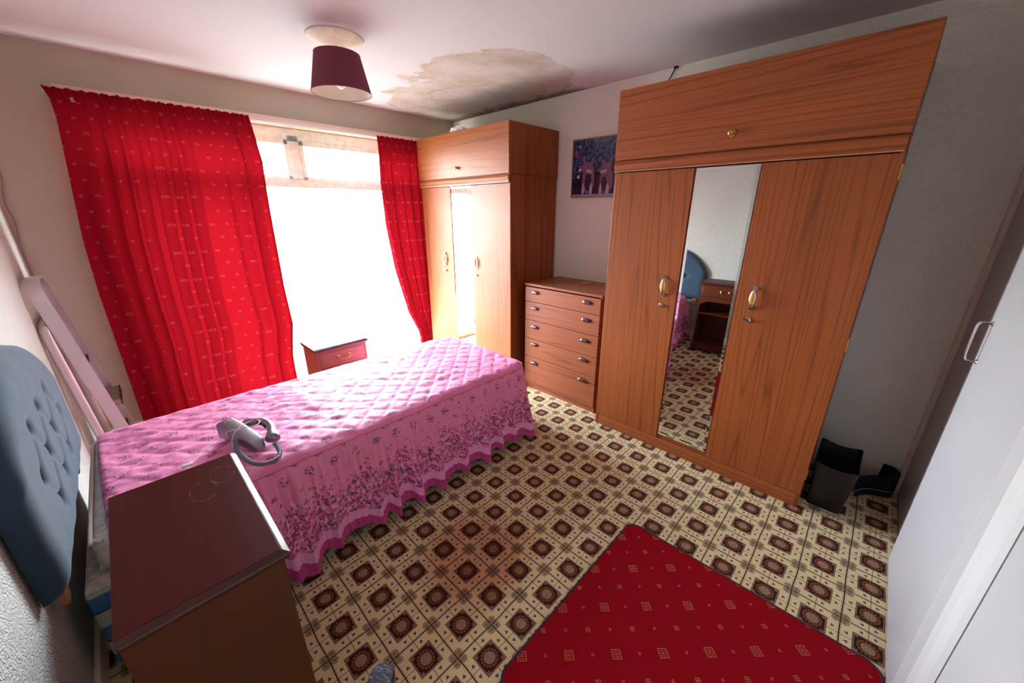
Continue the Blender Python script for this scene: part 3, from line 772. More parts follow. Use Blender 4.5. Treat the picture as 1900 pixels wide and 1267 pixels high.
# ------------------------------------------------------------------ nightstands
def nightstand(label, x0, x1, y0, y1, h, face, mt, ms, mf, drawers=True):
    """face '+x' or '-y'. moulded top, drawer with swan-neck handle, two open shelves, bracket plinth"""
    t_ = thing('nightstand', label, 'bedside table', ((x0 + x1) / 2, (y0 + y1) / 2, 0))
    o_ = 0.016
    X0, X1, Y0, Y1 = x0 + o_, x1 - o_, y0 + o_, y1 - o_
    if face == '+x': X0 = x0 + 0.002
    else: Y1 = y1 - 0.002
    bm = B()
    e1 = 0.013
    frustum(bm, [(x0, y0), (x1 - 0.002, y0 + 0.002), (x1 - 0.002, y1), (x0, y1)], [(x0, y0 + e1), (x1 - e1, y0 + e1), (x1 - e1, y1), (x0, y1)], h - 0.0065, h - 0.0005, 1)
    box(bm, x0, x1 - e1 - 0.002, y0 + e1 + 0.002, y1, h - 0.006, h + 0.0005, 0.0008)
    box(bm, x0, x1, y0, y1, h - 0.0165, h - 0.0065, 0.0045, mi=1, seg=3)
    box(bm, x0 + 0.001, x1 - 0.004, y0 + 0.004, y1 - 0.004, h - 0.021, h - 0.016, 0.001, mi=1)
    box(bm, x0 + 0.002, x1 - 0.010, y0 + 0.010, y1 - 0.010, h - 0.030, h - 0.020, 0.003)
    tp_ = obj('top', bm, [mt, maho_edge], t_)
    w = 0.016
    def bx_(bm, u0, u1, d0, d1, a0, a1, bev=0.0):
        """u along the front, d depth from the front face inwards"""
        if face == '+x': box(bm, X1 - d1, X1 - d0, Y0 + u0, Y0 + u1, a0, a1, bev)
        else: box(bm, X0 + u0, X0 + u1, Y0 + d0, Y0 + d1, a0, a1, bev)
    W_ = (Y1 - Y0) if face == '+x' else (X1 - X0); Dp = (X1 - X0) if face == '+x' else (Y1 - Y0)
    for u0 in (0.0, W_ - w):
        bm = B(); bx_(bm, u0, u0 + w, 0, Dp, 0.07, h - 0.028, 0.001); obj('side_panel', bm, ms, t_)
    bm = B(); bx_(bm, w, W_ - w, Dp - 0.008, Dp, 0.07, h - 0.028); obj('back_panel', bm, ms, t_)
    bm = B(); bx_(bm, w, W_ - w, 0.0, Dp - 0.008, h - 0.175, h - 0.163)
    # shaped apron under the drawer
    n_ = 14; pts = []
    za, zb = h - 0.175, h - 0.200
    poly = [(w, za), (W_ - w, za), (W_ - w, zb - 0.05)]
    for k in range(n_ + 1):
        s = k / n_; uu_ = W_ - w - 0.012 - (W_ - 2 * w - 0.024) * s
        poly.append((uu_, zb - 0.045 + 0.035 * min(1, math.sin(PI * s) * 2.2)))
    poly.append((w, zb - 0.05))
    if face == '+x': prism(bm, [(Y0 + p[0], p[1]) for p in poly], 'x', X1 - 0.012, X1)
    else: prism(bm, [(X0 + p[0], p[1]) for p in poly], 'y', Y0, Y0 + 0.012)
    obj('apron', bm, mf, t_)
    for zz in (0.085, h - 0.36):
        bm = B(); bx_(bm, w, W_ - w, 0.004, Dp - 0.008, zz, zz + 0.016, 0.002); obj('shelf', bm, mf, t_)
    # plinth with bracket feet
    poly = [(-0.012, 0.085), (W_ + 0.012, 0.085), (W_ + 0.012, 0.0), (W_ - 0.055, 0.0), (W_ - 0.075, 0.035), (0.075, 0.035), (0.055, 0.0), (-0.012, 0.0)]
    bm = B()
    if face == '+x':
        prism(bm, [(Y0 + p[0], p[1]) for p in poly], 'x', X1, X1 + 0.012)
        for ya in (Y0 - 0.012, Y1): box(bm, X0, X1, ya, ya + 0.012, 0, 0.085, 0.002)
    else:
        prism(bm, [(X0 + p[0], p[1]) for p in poly], 'y', Y0 - 0.012, Y0)
        for xa in (X0 - 0.012, X1): box(bm, xa, xa + 0.012, Y0, Y1, 0, 0.085, 0.002)
    obj('plinth', bm, ms, t_)
    bm = B(); bx_(bm, w + 0.002, W_ - w - 0.002, -0.002, 0.02, h - 0.160, h - 0.032, 0.003)
    bx_(bm, w + 0.014, W_ - w - 0.014, -0.006, 0.0, h - 0.148, h - 0.044, 0.003)
    dw = obj('drawer', bm, mf, t_)
    bm = B(); zc = h - 0.088
    def pf(u_, d_, z_): return (X1 + d_, Y0 + u_, z_) if face == '+x' else (X0 + u_, Y0 - d_, z_)
    for s in (-1, 1):
        lathe(bm, [(0.011, 0), (0.011, 0.002), (0.004, 0.004), (0.004, 0.014), (0.007, 0.017), (0.003, 0.021)] if face == '+x' else [(0.011, 0), (0.011, -0.002), (0.004, -0.004), (0.004, -0.014), (0.007, -0.017), (0.003, -0.021)],
              pf(W_ / 2 + s * 0.040, 0.006, zc), 'x' if face == '+x' else 'y', 14)
    tube(bm, [pf(W_ / 2 - 0.040, 0.018, zc), pf(W_ / 2 - 0.044, 0.022, zc - 0.008), pf(W_ / 2 - 0.024, 0.026, zc - 0.022), pf(W_ / 2, 0.026, zc - 0.019),
              pf(W_ / 2 + 0.024, 0.026, zc - 0.022), pf(W_ / 2 + 0.044, 0.022, zc - 0.008), pf(W_ / 2 + 0.040, 0.018, zc)], 0.003)
    obj('handle', bm, m_brass, dw, smooth=True, angle=50)
    return t_
nightstand('dark mahogany bedside table in front, by the headboard and blue divan', -1.441, -1.146, -0.024, 0.520, 0.80, '+x', maho, maho2, maho2)
nightstand('lighter mahogany bedside table behind the bed, below the bright window', -0.442, -0.037, 1.90, 2.20, 0.60, '-y', maho3, maho3, maho3)

# ------------------------------------------------------------------ bed
bx0, bx1, by0, by1 = -1.60, 0.50, 0.728, 1.655
bed = thing('bed', 'single divan bed with tufted blue headboard under the pink bedspread', 'bed', (-0.55, 1.18, 0))
bm = B(); box(bm, bx0, bx1, by0, by1, 0.05, 0.375, 0.012, seg=3); obj('divan_base', bm, [m_divan], bed, smooth=True, angle=40)
bm = B(); box(bm, bx0 + 0.004, bx1 - 0.004, by0 + 0.004, by1 - 0.004, 0.375, 0.380, 0.001); obj('divan_cover', bm, m_matt, bed)
for xx in (bx0 + 0.12, -0.55, bx1 - 0.10):
    for yy in (by0 + 0.05, by1 - 0.05):
        bm = B(); lathe(bm, [(0.008, -0.011), (0.022, -0.010), (0.025, 0), (0.022, 0.010), (0.008, 0.011)], (xx, yy, 0.025), 'y', 16)
        box(bm, xx - 0.006, xx + 0.006, yy - 0.014, yy + 0.014, 0.02, 0.052, 0.001); obj('castor', bm, m_black, bed, smooth=True, angle=40)
bm = B(); box(bm, -1.555, bx1 + 0.01, 0.775, 1.635, 0.381, 0.525, 0.045, seg=5)
mt_ = obj('mattress', bm, m_matt, bed, smooth=True)
for zz in (0.405, 0.512):
    bm = B(); pts = [(-1.553 + 0.03, 0.785), (-1.553 + 0.008, 0.81), (-1.551, 0.85), (-1.551, 1.5), (-1.553 + 0.008, 1.60), (-1.553 + 0.03, 1.625)]
    tube(bm, [(p[0], p[1], zz) for p in pts], 0.006); obj('piping', bm, plain('cream_piping', (214, 206, 190), 0.8), mt_, smooth=True)
bm = B(); box(bm, -1.5575, -1.5545, 0.86, 0.93, 0.425, 0.495, 0.0005); obj('label_tag', bm, plain('yellow_mattress_tag', (206, 190, 110), 0.7), mt_)
# headboard: arched, deep buttoned
hy0, hy1, hzb, hzs_, hzt = 0.60, 1.665, 0.50, 0.80, 1.115
hc = (hy0 + hy1) / 2; hw = (hy1 - hy0) / 2
def htop(y):
    s = min(1.0, abs(y - hc) / hw)
    return hzs_ + (hzt - hzs_) * max(0.0, 1 - s ** 2.6) ** 0.75
buttons = []
for r_, zz in enumerate((0.64, 0.775, 0.91)):
    for k in range(-3, 4):
        yy = hc + (k + (0.5 if r_ % 2 else 0)) * 0.205
        if abs(yy - hc) < hw - 0.14 and zz < htop(yy) - 0.10: buttons.append((yy, zz))
links = [(a_, b_) for i, a_ in enumerate(buttons) for b_ in buttons[i + 1:] if 0.08 < math.hypot(a_[0] - b_[0], a_[1] - b_[1]) < 0.19 and abs(a_[1] - b_[1]) > 0.05]
def segd(p, a_, b_):
    ax, ay = b_[0] - a_[0], b_[1] - a_[1]; t_ = max(0, min(1, ((p[0] - a_[0]) * ax + (p[1] - a_[1]) * ay) / (ax * ax + ay * ay)))
    return math.hypot(p[0] - a_[0] - ax * t_, p[1] - a_[1] - ay * t_)
bm = B(); NU, NV = 110, 74; grid = []
for i in range(NU + 1):
    col_ = []
    u_ = i / NU; yy = hy0 + (hy1 - hy0) * u_
    zt_ = htop(yy)
    for j in range(NV + 1):
        v_ = j / NV; zz = hzb + (zt_ - hzb) * v_
        ed = min(yy - hy0, hy1 - yy, zz - hzb, (zt_ - zz))
        e_ = min(1, max(0, ed) / 0.07)
        th = 0.052 * math.sqrt(max(0, 1 - (1 - e_) ** 2))
        db = min(math.hypot(yy - q[0], zz - q[1]) for q in buttons)
        dl_ = min(segd((yy, zz), *l_) for l_ in links)
        th -= 0.024 * math.exp(-(db / 0.026) ** 2) + 0.010 * math.exp(-(dl_ / 0.013) ** 2)
        th += 0.003 * mnoise.noise(Vector((yy * 9, zz * 9, 2)))
        col_.append(bm.verts.new((XL + 0.022 + max(th, 0.0), yy, zz)))
    grid.append(col_)
for i in range(NU):
    for j in range(NV): bm.faces.new((grid[i][j], grid[i + 1][j], grid[i + 1][j + 1], grid[i][j + 1]))
bk = [[bm.verts.new((XL + 0.008, g_[0].co.y, g_[0].co.z)) for g_ in grid], [bm.verts.new((XL + 0.008, g_[-1].co.y, g_[-1].co.z)) for g_ in grid]]
for i in range(NU):
    bm.faces.new((grid[i][0], bk[0][i], bk[0][i + 1], grid[i + 1][0])); bm.faces.new((grid[i][-1], grid[i + 1][-1], bk[1][i + 1], bk[1][i]))
    bm.faces.new((bk[0][i], bk[1][i], bk[1][i + 1], bk[0][i + 1]))
for i_ in (0, NU):
    bm.faces.new([v_ for v_ in grid[i_]] + [bk[1][i_], bk[0][i_]])
bmesh.ops.recalc_face_normals(bm, faces=bm.faces[:])
hb = obj('headboard', bm, m_blue, bed, smooth=True, angle=70)
for q in buttons:
    bm = B(); lathe(bm, [(0.012, 0), (0.010, 0.004), (0.005, 0.006)], (XL + 0.022 + 0.026, q[0], q[1]), 'x', 12); obj('button', bm, m_button, hb, smooth=True)
for yy in (0.70, 1.56):
    bm = B(); box(bm, XL + 0.018, XL + 0.036, yy - 0.025, yy + 0.025, 0.42, 0.60, 0.002); obj('strut', bm, m_pine, bed)

# bedspread ---------------------------------------------------------
bs = thing('bedspread', 'pink floral quilted bedspread with gathered frill covering the bed', 'bedspread', (-0.5, 1.18, 0.54))
sx0, sx1, sy0, sy1, sr, sz = -1.520, 0.575, 0.745, 1.665, 0.13, 0.545
def rr_path(x0, x1, y0, y1, r, step=0.006):
    """open path: head end near side -> foot -> far side; points with outward normal and arc length"""
    pts = []; s = 0.0
    n = int((x1 - r - x0) / step)
    for k in range(n): pts.append((x0 + (x1 - r - x0) * k / n, y0, 0, -1))
    m = int(PI / 2 * r / step)
    for k in range(m):
        a = -PI / 2 + PI / 2 * k / m; pts.append((x1 - r + r * math.cos(a), y0 + r + r * math.sin(a), math.cos(a), math.sin(a)))
    n2 = int((y1 - y0 - 2 * r) / step)
    for k in range(n2): pts.append((x1, y0 + r + (y1 - y0 - 2 * r) * k / n2, 1, 0))
    for k in range(m):
        a = PI / 2 * k / m; pts.append((x1 - r + r * math.cos(a), y1 - r + r * math.sin(a), math.cos(a), math.sin(a)))
    for k in range(n + 1): pts.append((x1 - r - (x1 - r - x0) * k / n, y1, 0, 1))
    return pts
RP = rr_path(sx0, sx1, sy0, sy1, sr)
# top: quilted sheet
bm = B(); NX, NY = 236, 104; G = []
def warp(x, y):      # the head-end edge lies slightly askew
    return x + 0.034 * max(0, 1 - (y - sy0) / 0.9) ** 1.3 * max(0, 1 - (x - sx0) / 0.35)
def inside_d(x, y):
    """distance inwards from the rounded outline (open at head end)"""
    dx = sx1 - x; dy = min(y - sy0, sy1 - y)
    if dx < sr and dy < sr:
        return sr - math.hypot(sr - dx, sr - dy)
    return min(dx, dy)
def qh(x, y):
    e_ = inside_d(x, y)
    z_ = sz - 0.022 * max(0, 1 - max(e_, 0) / 0.05) ** 2
    if e_ > 0.035:
        f_ = min(1, (e_ - 0.035) / 0.03)
        a_ = (x + y) / 0.13; b_ = (x - y) / 0.13
        pa = abs(a_ - round(a_)); pb = abs(b_ - round(b_))
        z_ += f_ * (0.006 * (1 - math.exp(-(min(pa, pb) / 0.10) ** 1.2)) + 0.0)
    z_ += 0.006 * mnoise.noise(Vector((x * 5, y * 5, 0))) + 0.004 * mnoise.noise(Vector((x * 16, y * 22, 1.0))) * (1.5 if x < -0.6 else 0.8)
    return z_
for i in range(NX + 1):
    row_ = []
    for j in range(NY + 1):
        x = sx0 + (sx1 - sx0) * i / NX; y = sy0 + (sy1 - sy0) * j / NY
        e_ = inside_d(x, y)
        if e_ < 0:     # pull corner points on to the outline
            cx_, cy_ = sx1 - sr, (sy0 + sr if y < (sy0 + sy1) / 2 else sy1 - sr)
            d_ = math.hypot(x - cx_, y - cy_); x = cx_ + (x - cx_) * sr / d_; y = cy_ + (y - cy_) * sr / d_
        row_.append(bm.verts.new((warp(x, y) + 0.008 * mnoise.noise(Vector((1, y * 4, 3))) * (1 if i < 4 else 0), y, qh(x, y))))
    G.append(row_)
for i in range(NX):
    for j in range(NY):
        try: bm.faces.new((G[i][j], G[i + 1][j], G[i + 1][j + 1], G[i][j + 1]))
        except ValueError: pass
# quilt turned down over the mattress at the head end
last = [g for g in G[0]]
for k, (dx, dz) in enumerate(((-0.010, -0.004), (-0.016, -0.014), (-0.018, -0.026), (-0.012, -0.034))):
    new = [bm.verts.new((warp(sx0, v_.co.y) + dx, v_.co.y, v_.co.z * 0 + qh(sx0, v_.co.y) + dz)) for v_ in G[0]]
    for j in range(NY): bm.faces.new((last[j], last[j + 1], new[j + 1], new[j]))
    last = new
bmesh.ops.remove_doubles(bm, verts=bm.verts[:], dist=0.0004)
bmesh.ops.recalc_face_normals(bm, faces=bm.faces[:])
if sum(f.normal.z for f in bm.faces) < 0: bmesh.ops.reverse_faces(bm, faces=bm.faces[:])
obj('quilted_top', bm, m_quilt, bs, smooth=True)
# piping along the seam
bm = B(); sweep(bm, [Vector((warp(p[0], p[1]) + p[2] * 0.001, p[1] + p[3] * 0.001, qh(p[0], p[1]) + 0.001)) for p in RP[::3]], circ(0.003, 6)); obj('piping', bm, m_seam, bs, smooth=True)
# frill
bm = B(); uvl = bm.loops.layers.uv.new('UVMap'); NVF = 34; cols = []; s = 0.0
folds = []; q_ = 0.0
while q_ < 6.6:
    folds.append((q_, random.uniform(0.55, 1.25), random.uniform(-0.035, 0.035), random.uniform(0.018, 0.032))); q_ += random.uniform(0.085, 0.20)
prev = None
for idx, (x, y, nx_, ny_) in enumerate(RP):
    if prev is not None: s += math.hypot(x - prev[0], y - prev[1])
    prev = (x, y)
    colv = []
    for j in range(NVF + 1):
        v_ = j / NVF                        # 0 top, 1 hem
        zt_ = qh(x, y)
        lean = 0.0
        big = 0.0
        for f_ in folds:
            dd_ = s - (f_[0] + f_[2] * v_)
            if abs(dd_) < 0.12: big += f_[1] * math.exp(-(dd_ / (f_[3] * (0.55 + 0.7 * v_))) ** 2)
        fine = 0.65 * math.sin(s * 2 * PI / 0.036 + 1.6 * math.sin(s * 7)) + 0.35 * math.sin(s * 2 * PI / 0.021 + s * 3)
        mid = mnoise.noise(Vector((s * 11, v_ * 1.5, 5)))
        out = 0.070 * v_ ** 0.85 + big * 0.056 * v_ ** 0.75 + fine * 0.0085 * math.sin(min(1, v_ * 4) * PI / 2) * math.exp(-v_ * 1.3) * 1.5 + mid * 0.012 * v_ + 0.006 * mnoise.noise(Vector((s * 30, v_ * 2, 8))) * v_
        zh = 0.078 - 0.034 * min(1, big) + 0.014 * mnoise.noise(Vector((s * 5, 0, 2)))
        z_ = zt_ + (zh - zt_) * v_
        colv.append((bm.verts.new((warp(x, y) + nx_ * out, y + ny_ * out, z_)), s * 1.25, (1 - v_) * 0.487))
    cols.append(colv)
for i in range(len(cols) - 1):
    for j in range(NVF):
        q = (cols[i][j], cols[i + 1][j], cols[i + 1][j + 1], cols[i][j + 1])
        f = bm.faces.new([k[0] for k in q])
        for lp, k in zip(f.loops, q): lp[uvl].uv = (k[1], k[2])
fr = obj('frill', bm, m_frill, bs, smooth=True)

# ------------------------------------------------------------------ telephone on the bed
ph = thing('telephone', 'silver corded telephone lying on the pink bedspread', 'telephone', (-1.03, 0.98, 0.565))
zb = 0.562
A = Vector((-1.098, 1.150, zb)); Bp = Vector((-1.012, 0.862, zb))
dr_ = (Bp - A); L_ = dr_.length; dr_.normalize(); sd = Vector((dr_.y, -dr_.x, 0)) * -1
bm = B()
rings = []
for k in range(13):
    s_ = k / 12; wdt = 0.036 * (1 - 0.30 * s_ ** 2) * (1 if k < 12 else 0.7); hgt = (0.046 * (1 - s_) ** 0.7 + 0.026) * (1 if k < 12 else 0.5)
    c_ = A + dr_ * (L_ * 0.88 * s_) + Vector((0.004 * math.sin(s_ * PI), 0, 0))
    prof = [(-1, 0.0), (-1, 0.80), (-0.92, 0.95), (-0.6, 1.0), (0.6, 1.0), (0.92, 0.95), (1, 0.80), (1, 0.0)]
    rings.append([bm.verts.new(c_ + sd * (p[0] * wdt) + Vector((0, 0, p[1] * hgt))) for p in prof])
for k in range(12):
    for m_ in range(8): bm.faces.new((rings[k][m_], rings[k][(m_ + 1) % 8], rings[k + 1][(m_ + 1) % 8], rings[k + 1][m_]))
bm.faces.new(rings[0][::-1]); bm.faces.new(rings[-1]); bmesh.ops.recalc_face_normals(bm, faces=bm.faces[:])
obj('base', bm, m_silver, ph, smooth=True, angle=45)
# handset: arched grip with deeper ear and mouth pieces
H0 = Vector((-1.030, 1.128, zb + 0.030)); H1 = Vector((-0.978, 0.885, zb + 0.026))
bm = B(); pth = []; scl = []
for k in range(25):
    s_ = k / 24; p = H0.lerp(H1, s_) + Vector((0.042 * math.sin(PI * s_), 0.012 * math.sin(PI * s_), 0.026 * math.sin(PI * s_)))
    pth.append(p); e_ = abs(s_ - 0.5) * 2
    scl.append(((0.8 + 0.55 * max(0, e_ - 0.55) / 0.45) * (math.sqrt(max(0.05, 1 - max(0, (e_ - 0.86) / 0.14) ** 2))), (0.85 + 0.95 * max(0, e_ - 0.5) / 0.5) * (math.sqrt(max(0.05, 1 - max(0, (e_ - 0.86) / 0.14) ** 2)))))
sweep(bm, pth, circ(0.021, 14, 0.020), up=(0.2, 0, 1), scales=scl)
hs = obj('handset', bm, m_silver, ph, smooth=True)
bm = B(); kp = []
for r_ in range(5):
    for c_ in range(2):
        s_ = 0.36 + r_ * 0.06; p = H0.lerp(H1, s_) + Vector((0.042 * math.sin(PI * s_) - 0.018, 0.012, 0.026 * math.sin(PI * s_) - 0.004 + c_ * 0.009))
        box(bm, p.x - 0.004, p.x + 0.002, p.y - 0.005, p.y + 0.005, p.z - 0.003, p.z + 0.003, 0.001)
obj('keypad', bm, m_black, hs)
# coiled cord
ctl = catmull([(-1.084, 1.010, zb + 0.028), (-1.098, 0.965, zb + 0.018), (-1.095, 0.88, zb + 0.011), (-1.078, 0.80, zb + 0.010), (-1.045, 0.755, zb + 0.010), (-1.005, 0.752, zb + 0.012), (-0.980, 0.79, zb + 0.012), (-0.974, 0.845, zb + 0.014), (-0.978, 0.872, zb + 0.022)], 60)
bm = B(); nrm = Vector((0, 0, 1))
# resample helix densely
hp2 = []
for i in range(len(ctl) - 1):
    for k in range(4):
        s_ = k / 4
        p = ctl[i].lerp(ctl[i + 1], s_)
        hp2.append((p, (ctl[i + 1] - ctl[i]).normalized()))
tot = 0; pathh = []
for i, (p, tg) in enumerate(hp2):
    if i: tot += (p - hp2[i - 1][0]).length
    bn = tg.cross(nrm).normalized(); n2 = bn.cross(tg); a = tot * 2 * PI / 0.0078
    pathh.append(p + (bn * math.cos(a) + n2 * math.sin(a)) * 0.0070)
sweep(bm, pathh, circ(0.0028, 6)); obj('coiled_cord', bm, m_cord, ph, smooth=True)
# thin cable wound round the set, running back to a plug
bm = B(); tube(bm, [(-1.135, 1.10, zb + 0.004), (-1.118, 1.108, zb + 0.04), (-1.09, 1.13, zb + 0.078), (-1.055, 1.10, zb + 0.03), (-1.10, 1.06, zb + 0.004), (-1.108, 1.065, zb + 0.05), (-1.065, 1.02, zb + 0.068), (-1.01, 0.99, zb + 0.075),
                    (-0.985, 1.03, zb + 0.07), (-1.00, 1.08, zb + 0.06), (-1.06, 1.04, zb + 0.068), (-1.10, 1.0, zb + 0.05), (-1.112, 0.975, zb + 0.006)], 0.0016, 6)
obj('wound_cable', bm, m_wcable, ph, smooth=True)
bm = B(); tube(bm, [(-1.132, 1.10, zb + 0.006), (-1.16, 1.085, zb + 0.004), (-1.20, 1.06, zb + 0.004), (-1.235, 1.01, zb + 0.004), (-1.25, 0.99, zb + 0.006)], 0.0014, 6)
box(bm, -1.285, -1.248, 0.972, 0.990, zb, zb + 0.012, 0.003)
tag(obj('telephone_plug', bm, m_wcable, loc=(-1.2, 1.03, zb), smooth=True, angle=40), 'small white plug on a thin lead lying on the bedspread', 'plug')

# ------------------------------------------------------------------ curtains
def curtain(label, xa_top, xb_top, xa_f, xb_f, ztop, zbot, yc, seed, nf, loc, hole=None):
    """xa_f, xb_f give the left and right edge as functions of height"""
    rnd = random.Random(seed)
    t_ = None
    bm = B(); uvl = bm.loops.layers.uv.new('UVMap')
    nu, nv = 420, 70
    ph_ = [rnd.uniform(0, 6.28) for _ in range(6)]
    fullw = (xb_top - xa_top) * 1.35
    C_ = []
    for j in range(nv + 1):
        v_ = j / nv
        row_ = []
        for i in range(nu + 1):
            u_ = i / nu
            zt_ = ztop + 0.003 * math.sin(u_ * 2 * PI * nf * 2.2 + ph_[0]) + 0.004 * mnoise.noise(Vector((u_ * 40, seed, 0)))
            z_ = zt_ + (zbot - zt_) * v_ ** 1.1
            xa, xb = xa_f(z_), xb_f(z_)
            # uneven fold phase
            pu = u_ * nf + 0.55 * math.sin(u_ * 2 * PI * 1.3 + ph_[1]) + 0.2 * math.sin(u_ * 2 * PI * 3.1 + ph_[2]) + 0.12 * v_ * math.sin(u_ * 9 + ph_[3])
            deep = min(1, 0.10 + v_ * 2.2) * (0.034 + 0.016 * mnoise.noise(Vector((u_ * 6, seed, 1))))
            hd = math.exp(-(v_ / 0.045) ** 4)
            f_ = math.sin(2 * PI * pu); f_ = f_ * (1 - 0.25 * f_ * f_)
            y_ = yc + deep * f_ + hd * 0.009 * math.sin(u_ * 2 * PI * nf * 4.3 + 2.0 * math.sin(u_ * 23) + ph_[4]) + 0.006 * mnoise.noise(Vector((u_ * 14, v_ * 3, seed)))
            x_ = xa + (xb - xa) * u_ + (0.006 * math.cos(2 * PI * pu) - 0.013 * math.sin(4 * PI * pu)) * min(1, max(0, v_ - 0.03) * 5)
            row_.append((bm.verts.new((x_, y_, z_)), u_ * fullw, v_ * (ztop - zbot)))
        C_.append(row_)
    for j in range(nv):
        for i in range(nu):
            if hole and hole[0] < i / nu < hole[1] and hole[2] < j < hole[3]: continue
            q = (C_[j][i], C_[j][i + 1], C_[j + 1][i + 1], C_[j + 1][i])
            f = bm.faces.new([k[0] for k in q])
            for lp, k in zip(f.loops, q): lp[uvl].uv = (k[1], k[2])
    bmesh.ops.recalc_face_normals(bm, faces=bm.faces[:])
    o_ = obj('curtain', bm, m_curtain, loc=loc, smooth=True)
    tag(o_, label, 'curtain')
    # pencil pleat tape
    return o_
def lerp_pts(pts):
    def f(z):
        if z >= pts[0][0]: return pts[0][1]
        for (za, xa), (zb_, xb) in zip(pts, pts[1:]):
            if z >= zb_:
                s_ = (z - zb_) / (za - zb_); return xb + (xa - xb) * s_
        return pts[-1][1]
    return f
lc = curtain('wide red curtain left of the bright window, glowing with daylight', -1.325, -0.34,
             lerp_pts([(2.20, -1.33), (2.15, -1.312), (2.05, -1.315), (1.74, -1.354), (1.37, -1.394), (1.04, -1.410), (0.59, -1.416), (0.1, -1.425)]),
             lerp_pts([(2.20, -0.345), (1.90, -0.303), (1.43, -0.318), (0.95, -0.326), (0.62, -0.315), (0.33, -0.365), (0.1, -0.37)]), 2.207, 0.06, 2.70, 3, 9, (-0.85, 2.70, 0.06), (0.085, 0.10, 1, 3))
curtain('narrow red curtain right of the window, against the corner wardrobe', 0.657, 1.12,
        lerp_pts([(2.20, 0.655), (1.84, 0.645), (1.40, 0.658), (0.97, 0.709), (0.50, 0.817), (0.25, 0.93), (0.1, 0.95)]),
        lerp_pts([(2.20, 1.13), (0.1, 1.14)]), 2.195, 0.06, 2.70, 8, 4.2, (0.9, 2.70, 0.06))
bm = B(); box(bm, -1.33, 1.16, 2.742, 2.752, 2.186, 2.206, 0.002)
for k in range(12):
    xx = -1.28 + k * 0.212; box(bm, xx, xx + 0.02, 2.752, YW - 0.020, 2.192, 2.202)
tag(obj('curtain_track', bm, m_wcable, loc=(0, 2.746, 2.19)), 'white curtain track fixed below the wooden batten over the window', 'curtain track')
# net curtain
bm = B(); uvl = bm.loops.layers.uv.new('UVMap'); nu, nv = 420, 16; C_ = []
for j in range(nv + 1):
    v_ = (j / nv) ** 1.6; row_ = []
    for i in range(nu + 1):
        u_ = i / nu; x_ = WX0 + 0.01 + (WX1 - WX0 - 0.02) * u_
        y_ = YW - 0.020 + 0.006 * math.sin(x_ * 2 * PI / 0.045 + math.sin(x_ * 9)) * (0.5 + 0.6 * v_) + 0.003 * math.sin(x_ * 2 * PI / 0.017)
        z_ = 2.165 + (0.04 - 2.165) * v_ + 0.003 * math.sin(x_ * 210) * (1 if j == 0 else 0)
        row_.append((bm.verts.new((x_, y_, z_)), x_, v_ * 1.84))
    C_.append(row_)
for j in range(nv):
    for i in range(nu):
        q = (C_[j][i], C_[j][i + 1], C_[j + 1][i + 1], C_[j + 1][i]); f = bm.faces.new([k[0] for k in q])
        for lp, k in zip(f.loops, q): lp[uvl].uv = (k[1], k[2])
tag(obj('net_curtain', bm, m_net, loc=(0, YW - 0.02, 0.04), smooth=True), 'sheer white net curtain gathered across the window pane', 'net curtain')

# ------------------------------------------------------------------ ceiling light
lx, ly = -0.144, 1.568
cl = thing('ceiling_light', 'plum drum lampshade hanging from a round plaster ceiling disc', 'ceiling light', (lx, ly, 2.18))
bm = B(); lathe(bm, [(0.150, ZC - 0.0005), (0.147, ZC - 0.006), (0.13, ZC - 0.013), (0.09, ZC - 0.020), (0.04, ZC - 0.026), (0.012, ZC - 0.036)], (lx, ly, 0), seg=48); obj('ceiling_rose', bm, m_plaster, cl, smooth=True, angle=35)
bm = B(); lathe(bm, [(0.003, 2.30), (0.003, ZC - 0.03)], (lx, ly, 0), seg=8); obj('cord', bm, m_wcable, cl, smooth=True)
bm = B(); lathe(bm, [(0.161, 2.179), (0.120, 2.366)], (lx, ly, 0), seg=64, cap=False)
sh = obj('lamp_shade', bm, m_shade_o, cl, smooth=True)
bm = B(); lathe(bm, [(0.1585, 2.1795), (0.1175, 2.3655)], (lx, ly, 0), seg=64, cap=False); obj('shade_lining', bm, m_shade_i, sh, smooth=True)
bm = B()
for rr_, zz in ((0.1605, 2.179), (0.1195, 2.366)):
    sweep(bm, [Vector((lx + rr_ * math.cos(a), ly + rr_ * math.sin(a), zz)) for a in [k * PI / 32 for k in range(64)]], circ(0.0018, 6), closed=True)
for k in range(3):
    a = k * 2 * PI / 3 + 0.4; tube(bm, [(lx + 0.02 * math.cos(a), ly + 0.02 * math.sin(a), 2.335), (lx + 0.118 * math.cos(a), ly + 0.118 * math.sin(a), 2.364)], 0.0015, 6, 0)
obj('shade_ring', bm, m_shade_o, sh, smooth=True)
bm = B(); lathe(bm, [(0.018, 2.345), (0.02, 2.30), (0.015, 2.29)], (lx, ly, 0), seg=20); obj('lamp_holder', bm, m_wcable, cl, smooth=True, angle=40)
bm = B(); lathe(bm, [(0.013, 2.29), (0.014, 2.278), (0.024, 2.255), (0.029, 2.235), (0.024, 2.213), (0.010, 2.203), (0.001, 2.201)], (lx, ly, 0), seg=24); obj('bulb', bm, plain('opal_bulb', (238, 236, 232), 0.3), cl, smooth=True)

